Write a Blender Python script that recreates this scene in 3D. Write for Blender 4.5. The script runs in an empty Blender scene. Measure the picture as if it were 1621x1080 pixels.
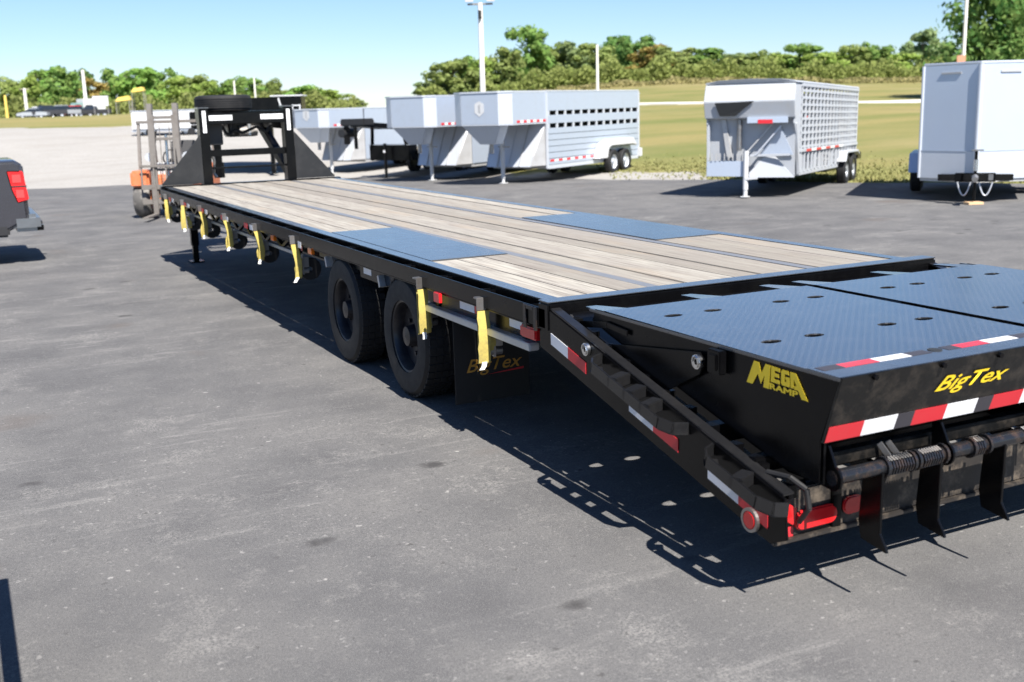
import bpy, bmesh, math, random
from mathutils import Vector, Matrix
S = bpy.context.scene
COL = S.collection
R_ = math.radians

# ------------------------------------------------------------------ camera
cam_d = bpy.data.cameras.new('camera'); cam = bpy.data.objects.new('camera', cam_d); COL.objects.link(cam)
CR = Vector((0.89240, -0.45039, -0.02776)); CU = Vector((0.11833, 0.17420, 0.97758)); CF = Vector((0.43546, 0.87567, -0.20875))
cam.matrix_world = Matrix(((CR.x, CU.x, -CF.x, -3.7838), (CR.y, CU.y, -CF.y, -4.6543), (CR.z, CU.z, -CF.z, 1.8418), (0, 0, 0, 1)))
cam_d.sensor_width = 36; cam_d.lens = 36 * 1738.68 / 1621
cam_d.clip_start = 0.05; cam_d.clip_end = 5000
cam_d.dof.use_dof = True; cam_d.dof.focus_distance = 6.2; cam_d.dof.aperture_fstop = 2.8
S.camera = cam

# ------------------------------------------------------------------ sky, sun, exposure
SUN_EL = R_(51.0)
world = bpy.data.worlds.new('World'); S.world = world; world.use_nodes = True
wn = world.node_tree; wn.nodes.clear()
wo = wn.nodes.new('ShaderNodeOutputWorld'); wb = wn.nodes.new('ShaderNodeBackground'); sky = wn.nodes.new('ShaderNodeTexSky')
sky.sky_type = 'NISHITA'; sky.sun_disc = False; sky.sun_elevation = SUN_EL; sky.sun_rotation = math.pi
sky.altitude = 300; sky.air_density = 1.0; sky.dust_density = 0.0; sky.ozone_density = 3.5
wb.inputs['Strength'].default_value = 0.055
tint = wn.nodes.new('ShaderNodeMix'); tint.data_type = 'RGBA'; tint.blend_type = 'MULTIPLY'; tint.inputs[0].default_value = 1.0; tint.inputs[7].default_value = (.87, .97, 1.13, 1)
wn.links.new(sky.outputs[0], tint.inputs[6]); wn.links.new(tint.outputs[2], wb.inputs[0]); wn.links.new(wb.outputs[0], wo.inputs[0])
sun_d = bpy.data.lights.new('sun', 'SUN'); sun = bpy.data.objects.new('sun', sun_d); COL.objects.link(sun)
sun_d.energy = 4.8; sun_d.angle = R_(0.53); sun_d.color = (1.0, 0.955, 0.89)
sd = Vector((0.035, math.cos(SUN_EL), -math.sin(SUN_EL)))
sun.rotation_euler = sd.to_track_quat('-Z', 'Y').to_euler(); sun.location = (0, -20, 30)
S.view_settings.view_transform = 'Standard'; S.view_settings.look = 'None'
S.view_settings.exposure = 1.15; S.view_settings.gamma = 1.0; S.view_settings.use_curve_mapping = False
try:
    S.cycles.max_bounces = 6; S.cycles.transparent_max_bounces = 6; S.cycles.caustics_reflective = False; S.cycles.caustics_refractive = False
except Exception: pass

# ------------------------------------------------------------------ frames of reference
CAMX, CAMY = -3.7838, -4.6543
FH = (0.44527, 0.89540); RH = (0.89540, -0.44527)
def uvw(u, v, z=0.0):                      # lot frame: u to the right, v away across the lot
    return Vector((CAMX + u*RH[0] + v*FH[0], CAMY + u*RH[1] + v*FH[1], z))
LOT_YAW = math.atan2(RH[1], RH[0])         # rotation that lays local x on u, local y on v
def sstep(a, b, x):
    t = min(1, max(0, (x-a)/(b-a))); return t*t*(3-2*t)
def lin(tab, x):
    if x <= tab[0][0]: return tab[0][1]
    for (a, fa), (b, fb) in zip(tab, tab[1:]):
        if x <= b: return fa + (fb-fa)*(x-a)/(b-a)
    return tab[-1][1]
def lot_z(y): return -0.012*min(max(y, 0), 45)
def edge_v(u): return min(38.0, max(9.0, 38.0 - (u+4)*0.865)) + 0.35*math.sin(u*1.3) + 0.2*math.sin(u*3.1+1)
LT = [(0, 0), (3, .12), (10, .5), (24, 1.4), (37, 1.9), (40, 2.0), (52, 2.45), (66, 2.7), (100, 2.6), (140, 2.65), (230, 2.5), (600, 2.0)]
CT = [(0, 0), (10, .4), (37, 1.5), (80, 1.95), (200, 2.1), (600, 1.9)]
def right_t(a):
    pk = lin([(-.07, 3.1), (.0, 5.2), (.08, 6.3), (.16, 6.3), (.3, 5.2), (.5, 4.6)], a)
    rd = lin([(.0, 2.3), (.14, 2.15), (.35, 1.75), (.6, 1.5)], a)
    return [(0, 0), (4, .1), (30, .55), (96, rd), (104, rd), (150, rd+(pk-rd)*.45), (205, pk), (600, pk)]
def ground_h(u, v):
    y = CAMY + u*RH[1] + v*FH[1]
    base = lot_z(y); t = v - edge_v(u)
    if t <= 0 or v < 1: return base - (0.06 if t < -0.3 else 0.02)
    a = u/max(v, 1)
    L = lin(LT, t); C = lin(CT, t); Rr = lin(right_t(a), t)
    wl = 1 - sstep(-.24, -.16, a); wr = sstep(-.06, .05, a)
    h = L*wl + Rr*wr + C*max(0, 1-wl-wr)
    return base - 0.02 + h + (0.05*math.sin(u*.31+v*.17)*sstep(3, 20, t))

# ------------------------------------------------------------------ material helpers
def new_mat(name):
    m = bpy.data.materials.new(name); m.use_nodes = True
    nt = m.node_tree; nt.nodes.clear()
    o = nt.nodes.new('ShaderNodeOutputMaterial'); b = nt.nodes.new('ShaderNodeBsdfPrincipled')
    nt.links.new(b.outputs[0], o.inputs[0]); return m, nt, b
def N(nt, t, **kw):
    n = nt.nodes.new(t)
    for k, v in kw.items():
        if k in n.inputs: n.inputs[k].default_value = v
        else: setattr(n, k, v)
    return n
def coords(nt, scale=(1, 1, 1), rot=(0, 0, 0), kind='Object'):
    tc = nt.nodes.new('ShaderNodeTexCoord'); mp = nt.nodes.new('ShaderNodeMapping')
    mp.inputs['Scale'].default_value = scale; mp.inputs['Rotation'].default_value = rot
    nt.links.new(tc.outputs[kind], mp.inputs[0]); return mp.outputs[0]
def noise(nt, vec, scale, detail=4, rough=.6):
    n = N(nt, 'ShaderNodeTexNoise', Scale=scale, Detail=detail, Roughness=rough); nt.links.new(vec, n.inputs['Vector']); return n.outputs['Fac']
def ramp(nt, fac, stops):
    r = nt.nodes.new('ShaderNodeValToRGB'); e = r.color_ramp.elements
    while len(e) < len(stops): e.new(0.5)
    for i, (p, c) in enumerate(stops):
        e[i].position = p; e[i].color = (c, c, c, 1) if isinstance(c, (int, float)) else (*c, 1)
    nt.links.new(fac, r.inputs[0]); return r.outputs[0]
def mix(nt, fac, a, b, mode='MIX'):
    m = nt.nodes.new('ShaderNodeMix'); m.data_type = 'RGBA'; m.blend_type = mode
    for s, v in ((0, fac), (6, a), (7, b)):
        if isinstance(v, (int, float)): m.inputs[s].default_value = v
        elif isinstance(v, tuple): m.inputs[s].default_value = (*v, 1)
        else: nt.links.new(v, m.inputs[s])
    return m.outputs[2]
def bump(nt, b, h, strength=.3, dist=.01):
    n = N(nt, 'ShaderNodeBump', Strength=strength, Distance=dist); nt.links.new(h, n.inputs['Height']); nt.links.new(n.outputs[0], b.inputs['Normal'])
def P(name, col, rough=.5, metal=0., var=.12, vscale=6., dirt=None, dirt_amt=.35, dirt_scale=3., bmp=0., bscale=40., spec=.5, coat=0.):
    """painted / plain material with tone variation, worn patches and uneven gloss"""
    m, nt, b = new_mat(name); v = coords(nt)
    n1 = noise(nt, v, vscale, 5)
    c = mix(nt, n1, tuple(x*(1-var) for x in col), tuple(min(1, x*(1+var)) for x in col))
    if dirt:
        n2 = noise(nt, v, dirt_scale, 8, .72)
        f = ramp(nt, n2, [(.48, 0.), (.72, dirt_amt)]); c = mix(nt, f, c, dirt)
    nt.links.new(c, b.inputs['Base Color'])
    n3 = noise(nt, v, vscale*2.3, 4)
    rr = nt.nodes.new('ShaderNodeMapRange'); rr.inputs['To Min'].default_value = max(.02, rough-.09); rr.inputs['To Max'].default_value = min(1, rough+.12)
    nt.links.new(n3, rr.inputs[0]); nt.links.new(rr.outputs[0], b.inputs['Roughness'])
    b.inputs['Metallic'].default_value = metal; b.inputs['Specular IOR Level'].default_value = spec; b.inputs['Coat Weight'].default_value = coat; b.inputs['Coat Roughness'].default_value = .22 if coat >= .8 else .05
    if bmp: bump(nt, b, noise(nt, v, bscale, 4), bmp)
    return m

MT = {}
DUST = (.16, .14, .12)
MT['black'] = P('black_paint', (.0025, .0025, .003), .22, dirt=(.012, .012, .011), dirt_amt=.4, dirt_scale=4., spec=.22)
MT['black_dirty'] = P('scuffed_black_paint', (.006, .006, .006), .34, dirt=(.075, .062, .05), dirt_amt=.55, dirt_scale=9., bmp=.1, spec=.4)
MT['edge_lit_black'] = P('edge_lit_black_paint', (.012, .012, .013), .2, dirt=(.03, .029, .028), dirt_amt=.4, dirt_scale=6., spec=.6)  # lighter, glossier black: light caught by edges and flange put into the colour
MT['sunlit_dusty_black'] = P('sunlit_dusty_black_paint', (.018, .018, .019), .35, dirt=(.045, .044, .043), dirt_amt=.6, dirt_scale=3.)  # dusty black with the gusset's sunlit grey put into the colour
MT['bumper'] = P('dirt_splashed_steel', (.022, .019, .017), .5, var=.4, dirt=(.20, .16, .12), dirt_amt=.75, dirt_scale=11., bmp=.15)
MT['rubber'] = P('tyre_rubber', (.008, .008, .009), .7, dirt=(.04, .037, .034), dirt_amt=.5, dirt_scale=6., bmp=.1)
MT['flap'] = P('mud_flap_rubber', (.012, .012, .013), .6, var=.2)
MT['rim'] = P('black_wheel_steel', (.012, .012, .016), .35, dirt=DUST, dirt_amt=.3)
MT['chrome'] = P('bright_metal', (.7, .7, .7), .25, metal=1.)
MT['steel'] = P('bare_steel', (.35, .34, .33), .4, metal=.9, dirt=(.16, .09, .05), dirt_amt=.5, dirt_scale=12)
MT['pipe'] = P('oiled_pipe_steel', (.013, .014, .017), .22, metal=.1, dirt=(.15, .085, .045), dirt_amt=.35, dirt_scale=18)
MT['galv'] = P('galvanised_steel', (.5, .52, .54), .42, metal=.7, var=.15, vscale=20)
MT['red_lens'] = P('red_lamp_lens', (.62, .015, .018), .18, var=.15, vscale=60, coat=.5)
MT['lens_bright'] = P('bright_red_lens', (.85, .06, .06), .15, coat=.5)
MT['galv_dark'] = P('dull_chrome', (.3, .31, .32), .3, metal=.85)
MT['amber'] = P('amber_lamp_lens', (.75, .18, .015), .2, coat=.5)
MT['tape_red'] = P('red_reflective_tape', (.62, .028, .04), .3, var=.06, dirt=(.2, .1, .08), dirt_amt=.2)
MT['tape_white'] = P('white_reflective_tape', (.82, .82, .84), .3, var=.03, dirt=(.4, .38, .34), dirt_amt=.25)
MT['tape_dark'] = P('worn_dark_tape', (.045, .042, .05), .5)
MT['yellow'] = P('yellow_decal', (.95, .66, .025), .35, var=.05)
MT['orange_decal'] = P('faded_amber_decal', (.5, .25, .04), .5, var=.2, vscale=30)
MT['strap'] = P('yellow_strap_webbing', (.50, .40, .10), .8, var=.15, vscale=50, dirt=(.26, .21, .09), dirt_amt=.7, dirt_scale=24, bmp=.2, bscale=200)
MT['tag'] = P('white_tag_cloth', (.8, .8, .78), .8)
MT['alu'] = P('brushed_aluminium', (.47, .53, .62), .4, metal=.35, var=.06, vscale=3, dirt=(.38, .41, .45), dirt_amt=.4)
MT['alu_dark'] = P('weathered_aluminium', (.50, .50, .50), .5, metal=.35, var=.12, dirt=(.28, .27, .25), dirt_amt=.5)
MT['alu_lt'] = P('bright_aluminium_trim', (.64, .67, .72), .4, metal=.4, var=.04)
MT['white'] = P('white_paint', (.56, .57, .58), .4, var=.04, dirt=(.5, .46, .4), dirt_amt=.3)
MT['white_rough'] = P('white_stock_paint', (.44, .465, .50), .5, var=.05, dirt=(.48, .44, .38), dirt_amt=.35, dirt_scale=2.)
MT['skin'] = P('silver_paint_and_shade_blue', (.52, .59, .70), .32, metal=.3, var=.04, vscale=1.5, coat=.2)  # silver paint; also carries the blue shade on the white stock trailer
MT['shade_dark'] = P('painted_dark_shade', (.02, .022, .024), .7)  # near-black colour standing in for shade in recesses and interiors
MT['grey'] = P('grey_metal', (.26, .25, .24), .5, metal=.3, dirt=(.16, .13, .1), dirt_amt=.5)
MT['orange'] = P('faded_orange_paint', (.62, .18, .07), .5, dirt=(.4, .3, .24), dirt_amt=.6, dirt_scale=5)
MT['truck'] = P('dark_grey_metallic_paint', (.055, .055, .065), .25, metal=.4, var=.08, coat=.6)
MT['plastic'] = P('black_trim_plastic', (.02, .02, .022), .5)
MT['shade_dim'] = P('painted_interior_shade', (.10, .10, .095), .8)  # interior shade behind the window openings put into the colour
MT['glass'] = P('vehicle_glass', (.02, .025, .03), .08, spec=.8)
MT['concrete'] = P('pale_concrete_pole', (.72, .7, .66), .8, var=.06)
MT['wood_pole'] = P('grey_wood_pole', (.4, .35, .28), .85, var=.15)
MT['canopy_yellow'] = P('yellow_canopy_cloth', (.75, .55, .12), .7)
MT['red_paint'] = P('red_vehicle_paint', (.5, .03, .03), .3, coat=.4)
MT['silver_paint'] = P('silver_vehicle_paint', (.5, .52, .54), .3, metal=.5, coat=.4)
MT['green_tint'] = P('teal_glass', (.2, .32, .3), .2)
MT['kiosk_sign'] = P('sign_orange', (.5, .24, .15), .6)
MT['block'] = P('pine_block', (.62, .42, .24), .8)

def mat_asphalt():
    m, nt, b = new_mat('worn_asphalt'); v = coords(nt)
    def mul(x, y):
        q = nt.nodes.new('ShaderNodeMath'); q.operation = 'MULTIPLY'
        for k, s in enumerate((x, y)):
            if isinstance(s, (int, float)): q.inputs[k].default_value = s
            else: nt.links.new(s, q.inputs[k])
        return q.outputs[0]
    big = noise(nt, v, .16, 4, .55); mid = noise(nt, v, 1.1, 6, .62); fine = noise(nt, v, 80, 3, .75); agg = noise(nt, v, 230, 2, .7); g2 = noise(nt, v, 24, 4, .75)
    c = mix(nt, ramp(nt, big, [(.3, 0.), (.7, 1.)]), (.087, .086, .089), (.124, .121, .119))
    c = mix(nt, ramp(nt, mid, [(.45, 0.), (.68, .7)]), c, (.168, .162, .155))
    c = mix(nt, ramp(nt, mid, [(.30, .65), (.46, 0.)]), c, (.062, .061, .064))
    c = mix(nt, ramp(nt, fine, [(.32, .8), (.55, 0.)]), c, (.070, .069, .071))
    c = mix(nt, ramp(nt, agg, [(.52, 0.), (.70, .8)]), c, (.25, .243, .232))
    c = mix(nt, ramp(nt, g2, [(.56, 0.), (.74, .45)]), c, (.225, .217, .205))
    # chalky drag marks, broken up by the grain
    patch = noise(nt, v, .45, 4, .6)
    for sx, sy, rot, lo in ((.7, 5.0, -24, .55), (.5, 6.0, -38, .58)):
        st = noise(nt, coords(nt, (sx, sy, 1), (0, 0, R_(rot))), 1.3, 7, .75)
        f = mul(mul(ramp(nt, st, [(lo, 0.), (lo+.16, .42)]), ramp(nt, patch, [(.42, 0.), (.56, 1.)])), ramp(nt, fine, [(.34, .2), (.58, 1.)]))
        c = mix(nt, f, c, (.40, .385, .36))
    # crushed stone and chalk crumbs lying in drifts
    wn_ = N(nt, 'ShaderNodeTexNoise', Scale=38., Detail=3.); nt.links.new(v, wn_.inputs['Vector']); wm = nt.nodes.new('ShaderNodeVectorMath'); wm.operation = 'MULTIPLY_ADD'; wm.inputs[1].default_value = (.05, .05, 0); nt.links.new(wn_.outputs['Color'], wm.inputs[0]); nt.links.new(v, wm.inputs[2]); wv = wm.outputs[0]
    def chips(scale, thr, dens, col, am):
        vo = N(nt, 'ShaderNodeTexVoronoi', Scale=scale, Randomness=1.0); nt.links.new(wv, vo.inputs['Vector'])
        sepc = nt.nodes.new('ShaderNodeSeparateColor'); nt.links.new(vo.outputs['Color'], sepc.inputs[0])
        return mix(nt, mul(mul(ramp(nt, vo.outputs['Distance'], [(thr*.6, am), (thr, 0.)]), ramp(nt, sepc.outputs[0], [(1-dens, 0.), (1-dens+.02, 1.)])), ramp(nt, mid, [(.4, .2), (.6, 1.)])), c, col)
    c = chips(42, .34, .10, (.33, .32, .305), .7); c = chips(13, .17, .05, (.40, .385, .365), .8); c = chips(22, .3, .07, (.045, .043, .042), .7)
    crumb = noise(nt, v, 1.5, 8, .72); c = mix(nt, mul(ramp(nt, crumb, [(.545, 0.), (.72, .7)]), ramp(nt, fine, [(.42, 0.), (.62, 1.)])), c, (.36, .345, .32))
    # oil drips and rusty stains
    vo2 = N(nt, 'ShaderNodeTexVoronoi', Scale=.95, Randomness=1.0); nt.links.new(coords(nt, (1, 1.5, 1), (0, 0, .4)), vo2.inputs['Vector'])
    d2 = nt.nodes.new('ShaderNodeMath'); d2.operation = 'ADD'; nt.links.new(vo2.outputs['Distance'], d2.inputs[0]); nt.links.new(mul(noise(nt, v, 9, 4), .12), d2.inputs[1])
    c = mix(nt, ramp(nt, d2.outputs[0], [(.10, .8), (.15, 0.)]), c, (.04, .038, .038))
    br = noise(nt, v, .6, 3); c = mix(nt, ramp(nt, br, [(.64, 0.), (.74, .5)]), c, (.11, .085, .07))
    nt.links.new(c, b.inputs['Base Color']); b.inputs['Roughness'].default_value = .9; b.inputs['Specular IOR Level'].default_value = .25
    bump(nt, b, mix(nt, .5, agg, fine), .6, .005); return m
MT['asphalt'] = mat_asphalt()

def mat_ground():
    m, nt, b = new_mat('field_and_gravel'); v = coords(nt)
    n1 = noise(nt, v, .03, 5); n2 = noise(nt, v, .5, 5, .7); n3 = noise(nt, v, 9, 4, .7)
    vb = coords(nt, (.012, .06, 1), (0, 0, LOT_YAW)); band = noise(nt, vb, 2.2, 4, .6)
    g = mix(nt, ramp(nt, band, [(.36, 0.), (.62, 1.)]), (.145, .168, .048), (.285, .235, .095))
    g = mix(nt, ramp(nt, n2, [(.35, 0.), (.75, .6)]), g, (.235, .215, .09))
    g = mix(nt, ramp(nt, n3, [(.35, .45), (.65, 0.)]), g, (.115, .115, .045))
    g = mix(nt, ramp(nt, n1, [(.5, 0.), (.7, .5)]), g, (.35, .27, .145))
    gr = mix(nt, n2, (.30, .286, .265), (.40, .382, .358)); gr = mix(nt, ramp(nt, n3, [(.35, .35), (.6, 0.)]), gr, (.19, .178, .16))
    gr = mix(nt, ramp(nt, noise(nt, coords(nt, (.2, 1.2, 1), (0, 0, LOT_YAW)), .8, 4), [(.5, 0.), (.7, .35)]), gr, (.21, .188, .16))
    at = N(nt, 'ShaderNodeAttribute', attribute_name='gravel'); 
    ad = nt.nodes.new('ShaderNodeMath'); ad.operation = 'ADD'; nt.links.new(at.outputs['Fac'], ad.inputs[0])
    sub = nt.nodes.new('ShaderNodeMath'); sub.operation = 'MULTIPLY_ADD'; sub.inputs[1].default_value = .7; sub.inputs[2].default_value = -.35; nt.links.new(n2, sub.inputs[0]); nt.links.new(sub.outputs[0], ad.inputs[1])
    c = mix(nt, ramp(nt, ad.outputs[0], [(.45, 0.), (.55, 1.)]), g, gr)
    nt.links.new(c, b.inputs['Base Color']); b.inputs['Roughness'].default_value = .95; b.inputs['Specular IOR Level'].default_value = .1
    bump(nt, b, mix(nt, .5, n3, n2), .6, .08); return m
MT['ground'] = mat_ground()
MT['road'] = P('pale_concrete_road', (.66, .62, .57), .9, var=.06)

def mat_wood():
    m, nt, b = new_mat('weathered_deck_wood')
    oi = nt.nodes.new('ShaderNodeObjectInfo')
    tc = nt.nodes.new('ShaderNodeTexCoord'); ad = nt.nodes.new('ShaderNodeVectorMath'); ad.operation = 'ADD'
    sc = nt.nodes.new('ShaderNodeVectorMath'); sc.operation = 'SCALE'; sc.inputs['Scale'].default_value = 37.
    cb = nt.nodes.new('ShaderNodeCombineXYZ'); nt.links.new(oi.outputs['Random'], cb.inputs[0]); nt.links.new(oi.outputs['Random'], cb.inputs[1])
    nt.links.new(cb.outputs[0], sc.inputs[0]); nt.links.new(tc.outputs['Object'], ad.inputs[0]); nt.links.new(sc.outputs[0], ad.inputs[1])
    def mp(s):
        q = nt.nodes.new('ShaderNodeMapping'); q.inputs['Scale'].default_value = s; nt.links.new(ad.outputs[0], q.inputs[0]); return q.outputs[0]
    grain = noise(nt, mp((1, .035, 1)), 55, 6, .65); fine = noise(nt, mp((1, .02, 1)), 190, 3, .6); blot = noise(nt, mp((1, .25, 1)), 3.2, 5, .6); wide = noise(nt, mp((1, .05, 1)), 9, 4, .6)
    c = mix(nt, oi.outputs['Random'], (.25, .23, .195), (.43, .405, .35))
    c = mix(nt, ramp(nt, wide, [(.35, .55), (.6, 0.)]), c, (.27, .24, .215))
    c = mix(nt, ramp(nt, grain, [(.38, .85), (.56, 0.)]), c, (.19, .165, .145))
    c = mix(nt, ramp(nt, fine, [(.55, 0.), (.75, .4)]), c, (.48, .45, .385))
    c = mix(nt, ramp(nt, blot, [(.55, 0.), (.78, .55)]), c, (.35, .27, .19))
    c = mix(nt, ramp(nt, noise(nt, mp((1, .3, 1)), 1.1, 4), [(.52, 0.), (.72, .4)]), c, (.245, .225, .21))
    nt.links.new(c, b.inputs['Base Color']); b.inputs['Roughness'].default_value = .85; b.inputs['Specular IOR Level'].default_value = .2
    bump(nt, b, grain, .35, .004); return m
MT['wood'] = mat_wood()

def mat_tread():
    m, nt, b = new_mat('black_tread_plate'); v = coords(nt)
    def wave(rot):
        w = N(nt, 'ShaderNodeTexWave', Scale=11.5, Distortion=0.0); w.wave_type = 'BANDS'; w.bands_direction = 'X'
        nt.links.new(coords(nt, (1, 1, 1), (0, 0, rot)), w.inputs['Vector']); return w.outputs['Fac']
    a = wave(R_(45)); bb = wave(R_(-45))
    mu = nt.nodes.new('ShaderNodeMath'); mu.operation = 'MULTIPLY'; nt.links.new(a, mu.inputs[0]); nt.links.new(bb, mu.inputs[1])
    h = ramp(nt, mu.outputs[0], [(.35, 0.), (.6, 1.)])
    n1 = noise(nt, v, 2.2, 6, .65)
    c = mix(nt, n1, (.018, .019, .022), (.040, .041, .044)); c = mix(nt, ramp(nt, noise(nt, v, 7, 6, .7), [(.5, 0.), (.75, .5)]), c, (.095, .09, .085))
    c = mix(nt, ramp(nt, mu.outputs[0], [(.3, 0.), (.7, .8)]), c, (.085, .088, .095))
    nt.links.new(c, b.inputs['Base Color']); b.inputs['Coat Weight'].default_value = 1.0; b.inputs['Coat Roughness'].default_value = .2; b.inputs['Coat IOR'].default_value = 1.65
    b.inputs['Roughness'].default_value = .27; b.inputs['Specular IOR Level'].default_value = 1.0
    bump(nt, b, h, .4, .003); return m
MT['tread'] = mat_tread()
MT['beam_top'] = P('dusty_beam_top', (.17, .172, .18), .4, dirt=(.2, .19, .18), dirt_amt=.5, dirt_scale=5, spec=.8)
MT['deck_steel'] = P('smooth_black_deck_steel', (.045, .047, .052), .27, dirt=(.10, .098, .096), dirt_amt=.3, dirt_scale=3, spec=1.0, coat=.8)

def mat_leaf():
    m = bpy.data.materials.new('tree_leaves'); m.use_nodes = True; nt = m.node_tree; nt.nodes.clear()
    o = nt.nodes.new('ShaderNodeOutputMaterial'); oi = nt.nodes.new('ShaderNodeObjectInfo'); v = coords(nt)
    n1 = noise(nt, v, 9.0, 3); geo = nt.nodes.new('ShaderNodeNewGeometry')
    c = mix(nt, ramp(nt, n1, [(.35, 0.), (.65, .5)]), oi.outputs['Color'], (.34, .36, .125))
    c = mix(nt, geo.outputs['Random Per Island'], c, mix(nt, 1.0, c, (.7, .75, .62), 'MULTIPLY'))
    d = nt.nodes.new('ShaderNodeBsdfDiffuse'); t = nt.nodes.new('ShaderNodeBsdfTranslucent'); ms = nt.nodes.new('ShaderNodeMixShader'); ms.inputs[0].default_value = .42
    nt.links.new(c, d.inputs[0]); nt.links.new(c, t.inputs[0]); nt.links.new(d.outputs[0], ms.inputs[1]); nt.links.new(t.outputs[0], ms.inputs[2]); nt.links.new(ms.outputs[0], o.inputs[0])
    return m
MT['leaf'] = mat_leaf()
MT['bark'] = P('tree_bark', (.11, .09, .07), .9, var=.25)

# ------------------------------------------------------------------ mesh helpers
class MB:
    def __init__(s): s.bm = bmesh.new()
    def box(s, x0, x1, y0, y1, z0, z1, M=None):
        vs = [Vector((x, y, z)) for x in (x0, x1) for y in (y0, y1) for z in (z0, z1)]
        if M is not None: vs = [M @ q for q in vs]
        b = [s.bm.verts.new(q) for q in vs]
        for f in ((0, 1, 3, 2), (4, 6, 7, 5), (0, 4, 5, 1), (2, 3, 7, 6), (0, 2, 6, 4), (1, 5, 7, 3)): s.bm.faces.new([b[i] for i in f])
        return s
    def bar(s, p0, p1, w, h, up=(0, 0, 1)):
        """rectangular bar from p0 to p1, w across and h along 'up'"""
        p0 = Vector(p0); p1 = Vector(p1); d = (p1-p0); L = d.length; d.normalize(); up = Vector(up)
        x = d.cross(up); 
        if x.length < 1e-5: x = d.cross(Vector((1, 0, 0)))
        x.normalize(); z = x.cross(d)
        M = Matrix(((x.x, d.x, z.x, p0.x), (x.y, d.y, z.y, p0.y), (x.z, d.z, z.z, p0.z), (0, 0, 0, 1)))
        return s.box(-w/2, w/2, 0, L, -h/2, h/2, M)
    def cyl(s, p0, p1, r0, r1=None, n=12, cap=True):
        p0 = Vector(p0); p1 = Vector(p1); r1 = r0 if r1 is None else r1
        d = (p1-p0).normalized(); x = d.orthogonal().normalized(); y = d.cross(x); A = []; B = []
        for i in range(n):
            a = 2*math.pi*i/n; q = x*math.cos(a)+y*math.sin(a)
            A.append(s.bm.verts.new(p0+q*r0)); B.append(s.bm.verts.new(p1+q*r1))
        for i in range(n): s.bm.faces.new((A[i], A[(i+1) % n], B[(i+1) % n], B[i]))
        if cap: s.bm.faces.new(A[::-1]); s.bm.faces.new(B)
        return s
    def tube(s, pts, r, n=8):
        for a, b in zip(pts, pts[1:]): s.cyl(a, b, r, n=n)
        return s
    def prism(s, poly, vec):
        vec = Vector(vec); A = [s.bm.verts.new(Vector(q)) for q in poly]; B = [s.bm.verts.new(Vector(q)+vec) for q in poly]; n = len(A)
        s.bm.faces.new(A[::-1]); s.bm.faces.new(B)
        for i in range(n): s.bm.faces.new((A[i], A[(i+1) % n], B[(i+1) % n], B[i]))
        return s
    def poly(s, pts): s.bm.faces.new([s.bm.verts.new(Vector(q)) for q in pts]); return s
    def lathe(s, prof, c, axis='x', n=32, closed=True):
        c = Vector(c); rings = []
        for r, h in prof:
            ring = []
            for i in range(n):
                a = 2*math.pi*i/n; p, q = r*math.cos(a), r*math.sin(a)
                o = Vector((h, p, q)) if axis == 'x' else (Vector((p, h, q)) if axis == 'y' else Vector((p, q, h)))
                ring.append(s.bm.verts.new(c+o))
            rings.append(ring)
        m = len(rings)
        for k in range(m if closed else m-1):
            a, b = rings[k], rings[(k+1) % m]
            for i in range(n): s.bm.faces.new((a[i], a[(i+1) % n], b[(i+1) % n], b[i]))
        if not closed: s.bm.faces.new(rings[0][::-1]); s.bm.faces.new(rings[-1])
        return s
    def build(s, name, mat, parent=None, bevel=0., smooth=False, tri=False, M=None):
        bm = s.bm
        if M is not None: bmesh.ops.transform(bm, matrix=M, verts=bm.verts)
        bmesh.ops.recalc_face_normals(bm, faces=bm.faces)
        if bevel:
            ed = [e for e in bm.edges if len(e.link_faces) == 2 and e.calc_face_angle(0) > .6]
            bmesh.ops.bevel(bm, geom=ed, offset=bevel, segments=2, affect='EDGES', clamp_overlap=True)
        if tri: bmesh.ops.triangulate(bm, faces=bm.faces)
        me = bpy.data.meshes.new(name); bm.to_mesh(me); bm.free()
        if smooth:
            for p in me.polygons: p.use_smooth = True
            try: me.set_sharp_from_angle(angle=R_(38))
            except Exception: pass
        me.materials.append(MT[mat] if isinstance(mat, str) else mat)
        o = bpy.data.objects.new(name, me); COL.objects.link(o)
        if parent: o.parent = parent
        return o
def box(name, mat, parent, x0, x1, y0, y1, z0, z1, bevel=.004): return MB().box(x0, x1, y0, y1, z0, z1).build(name, mat, parent, bevel)
def tag(o, label, cat, group=None):
    o['label'] = label; o['category'] = cat
    if group: o['group'] = group
    return o
def thing(name, loc, rz, label, cat, group=None):
    o = bpy.data.objects.new(name, None); COL.objects.link(o); o.empty_display_size = .3
    o.location = loc; o.rotation_euler = (0, 0, rz); return tag(o, label, cat, group)
def structure(o): o['kind'] = 'structure'; return o
def text_mesh(name, body, mat, parent, M, width, height, shear=.0, bold=.0):
    cu = bpy.data.curves.new(name, 'FONT'); cu.body = body; cu.shear = shear; cu.offset = bold; cu.resolution_u = 3
    t = bpy.data.objects.new(name, cu); COL.objects.link(t); bpy.context.view_layer.update()
    dg = bpy.context.evaluated_depsgraph_get(); me = bpy.data.meshes.new_from_object(t.evaluated_get(dg)); bpy.data.objects.remove(t)
    xs = [v.co.x for v in me.vertices]; ys = [v.co.y for v in me.vertices]
    x0, x1, y0, y1 = min(xs), max(xs), min(ys), max(ys)
    for v in me.vertices: v.co = M @ Vector(((v.co.x-x0)/(x1-x0)*width, (v.co.y-y0)/(y1-y0)*height, 0))
    me.materials.clear(); me.materials.append(MT[mat]); o = bpy.data.objects.new(name, me); COL.objects.link(o); o.parent = parent; return o
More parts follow.
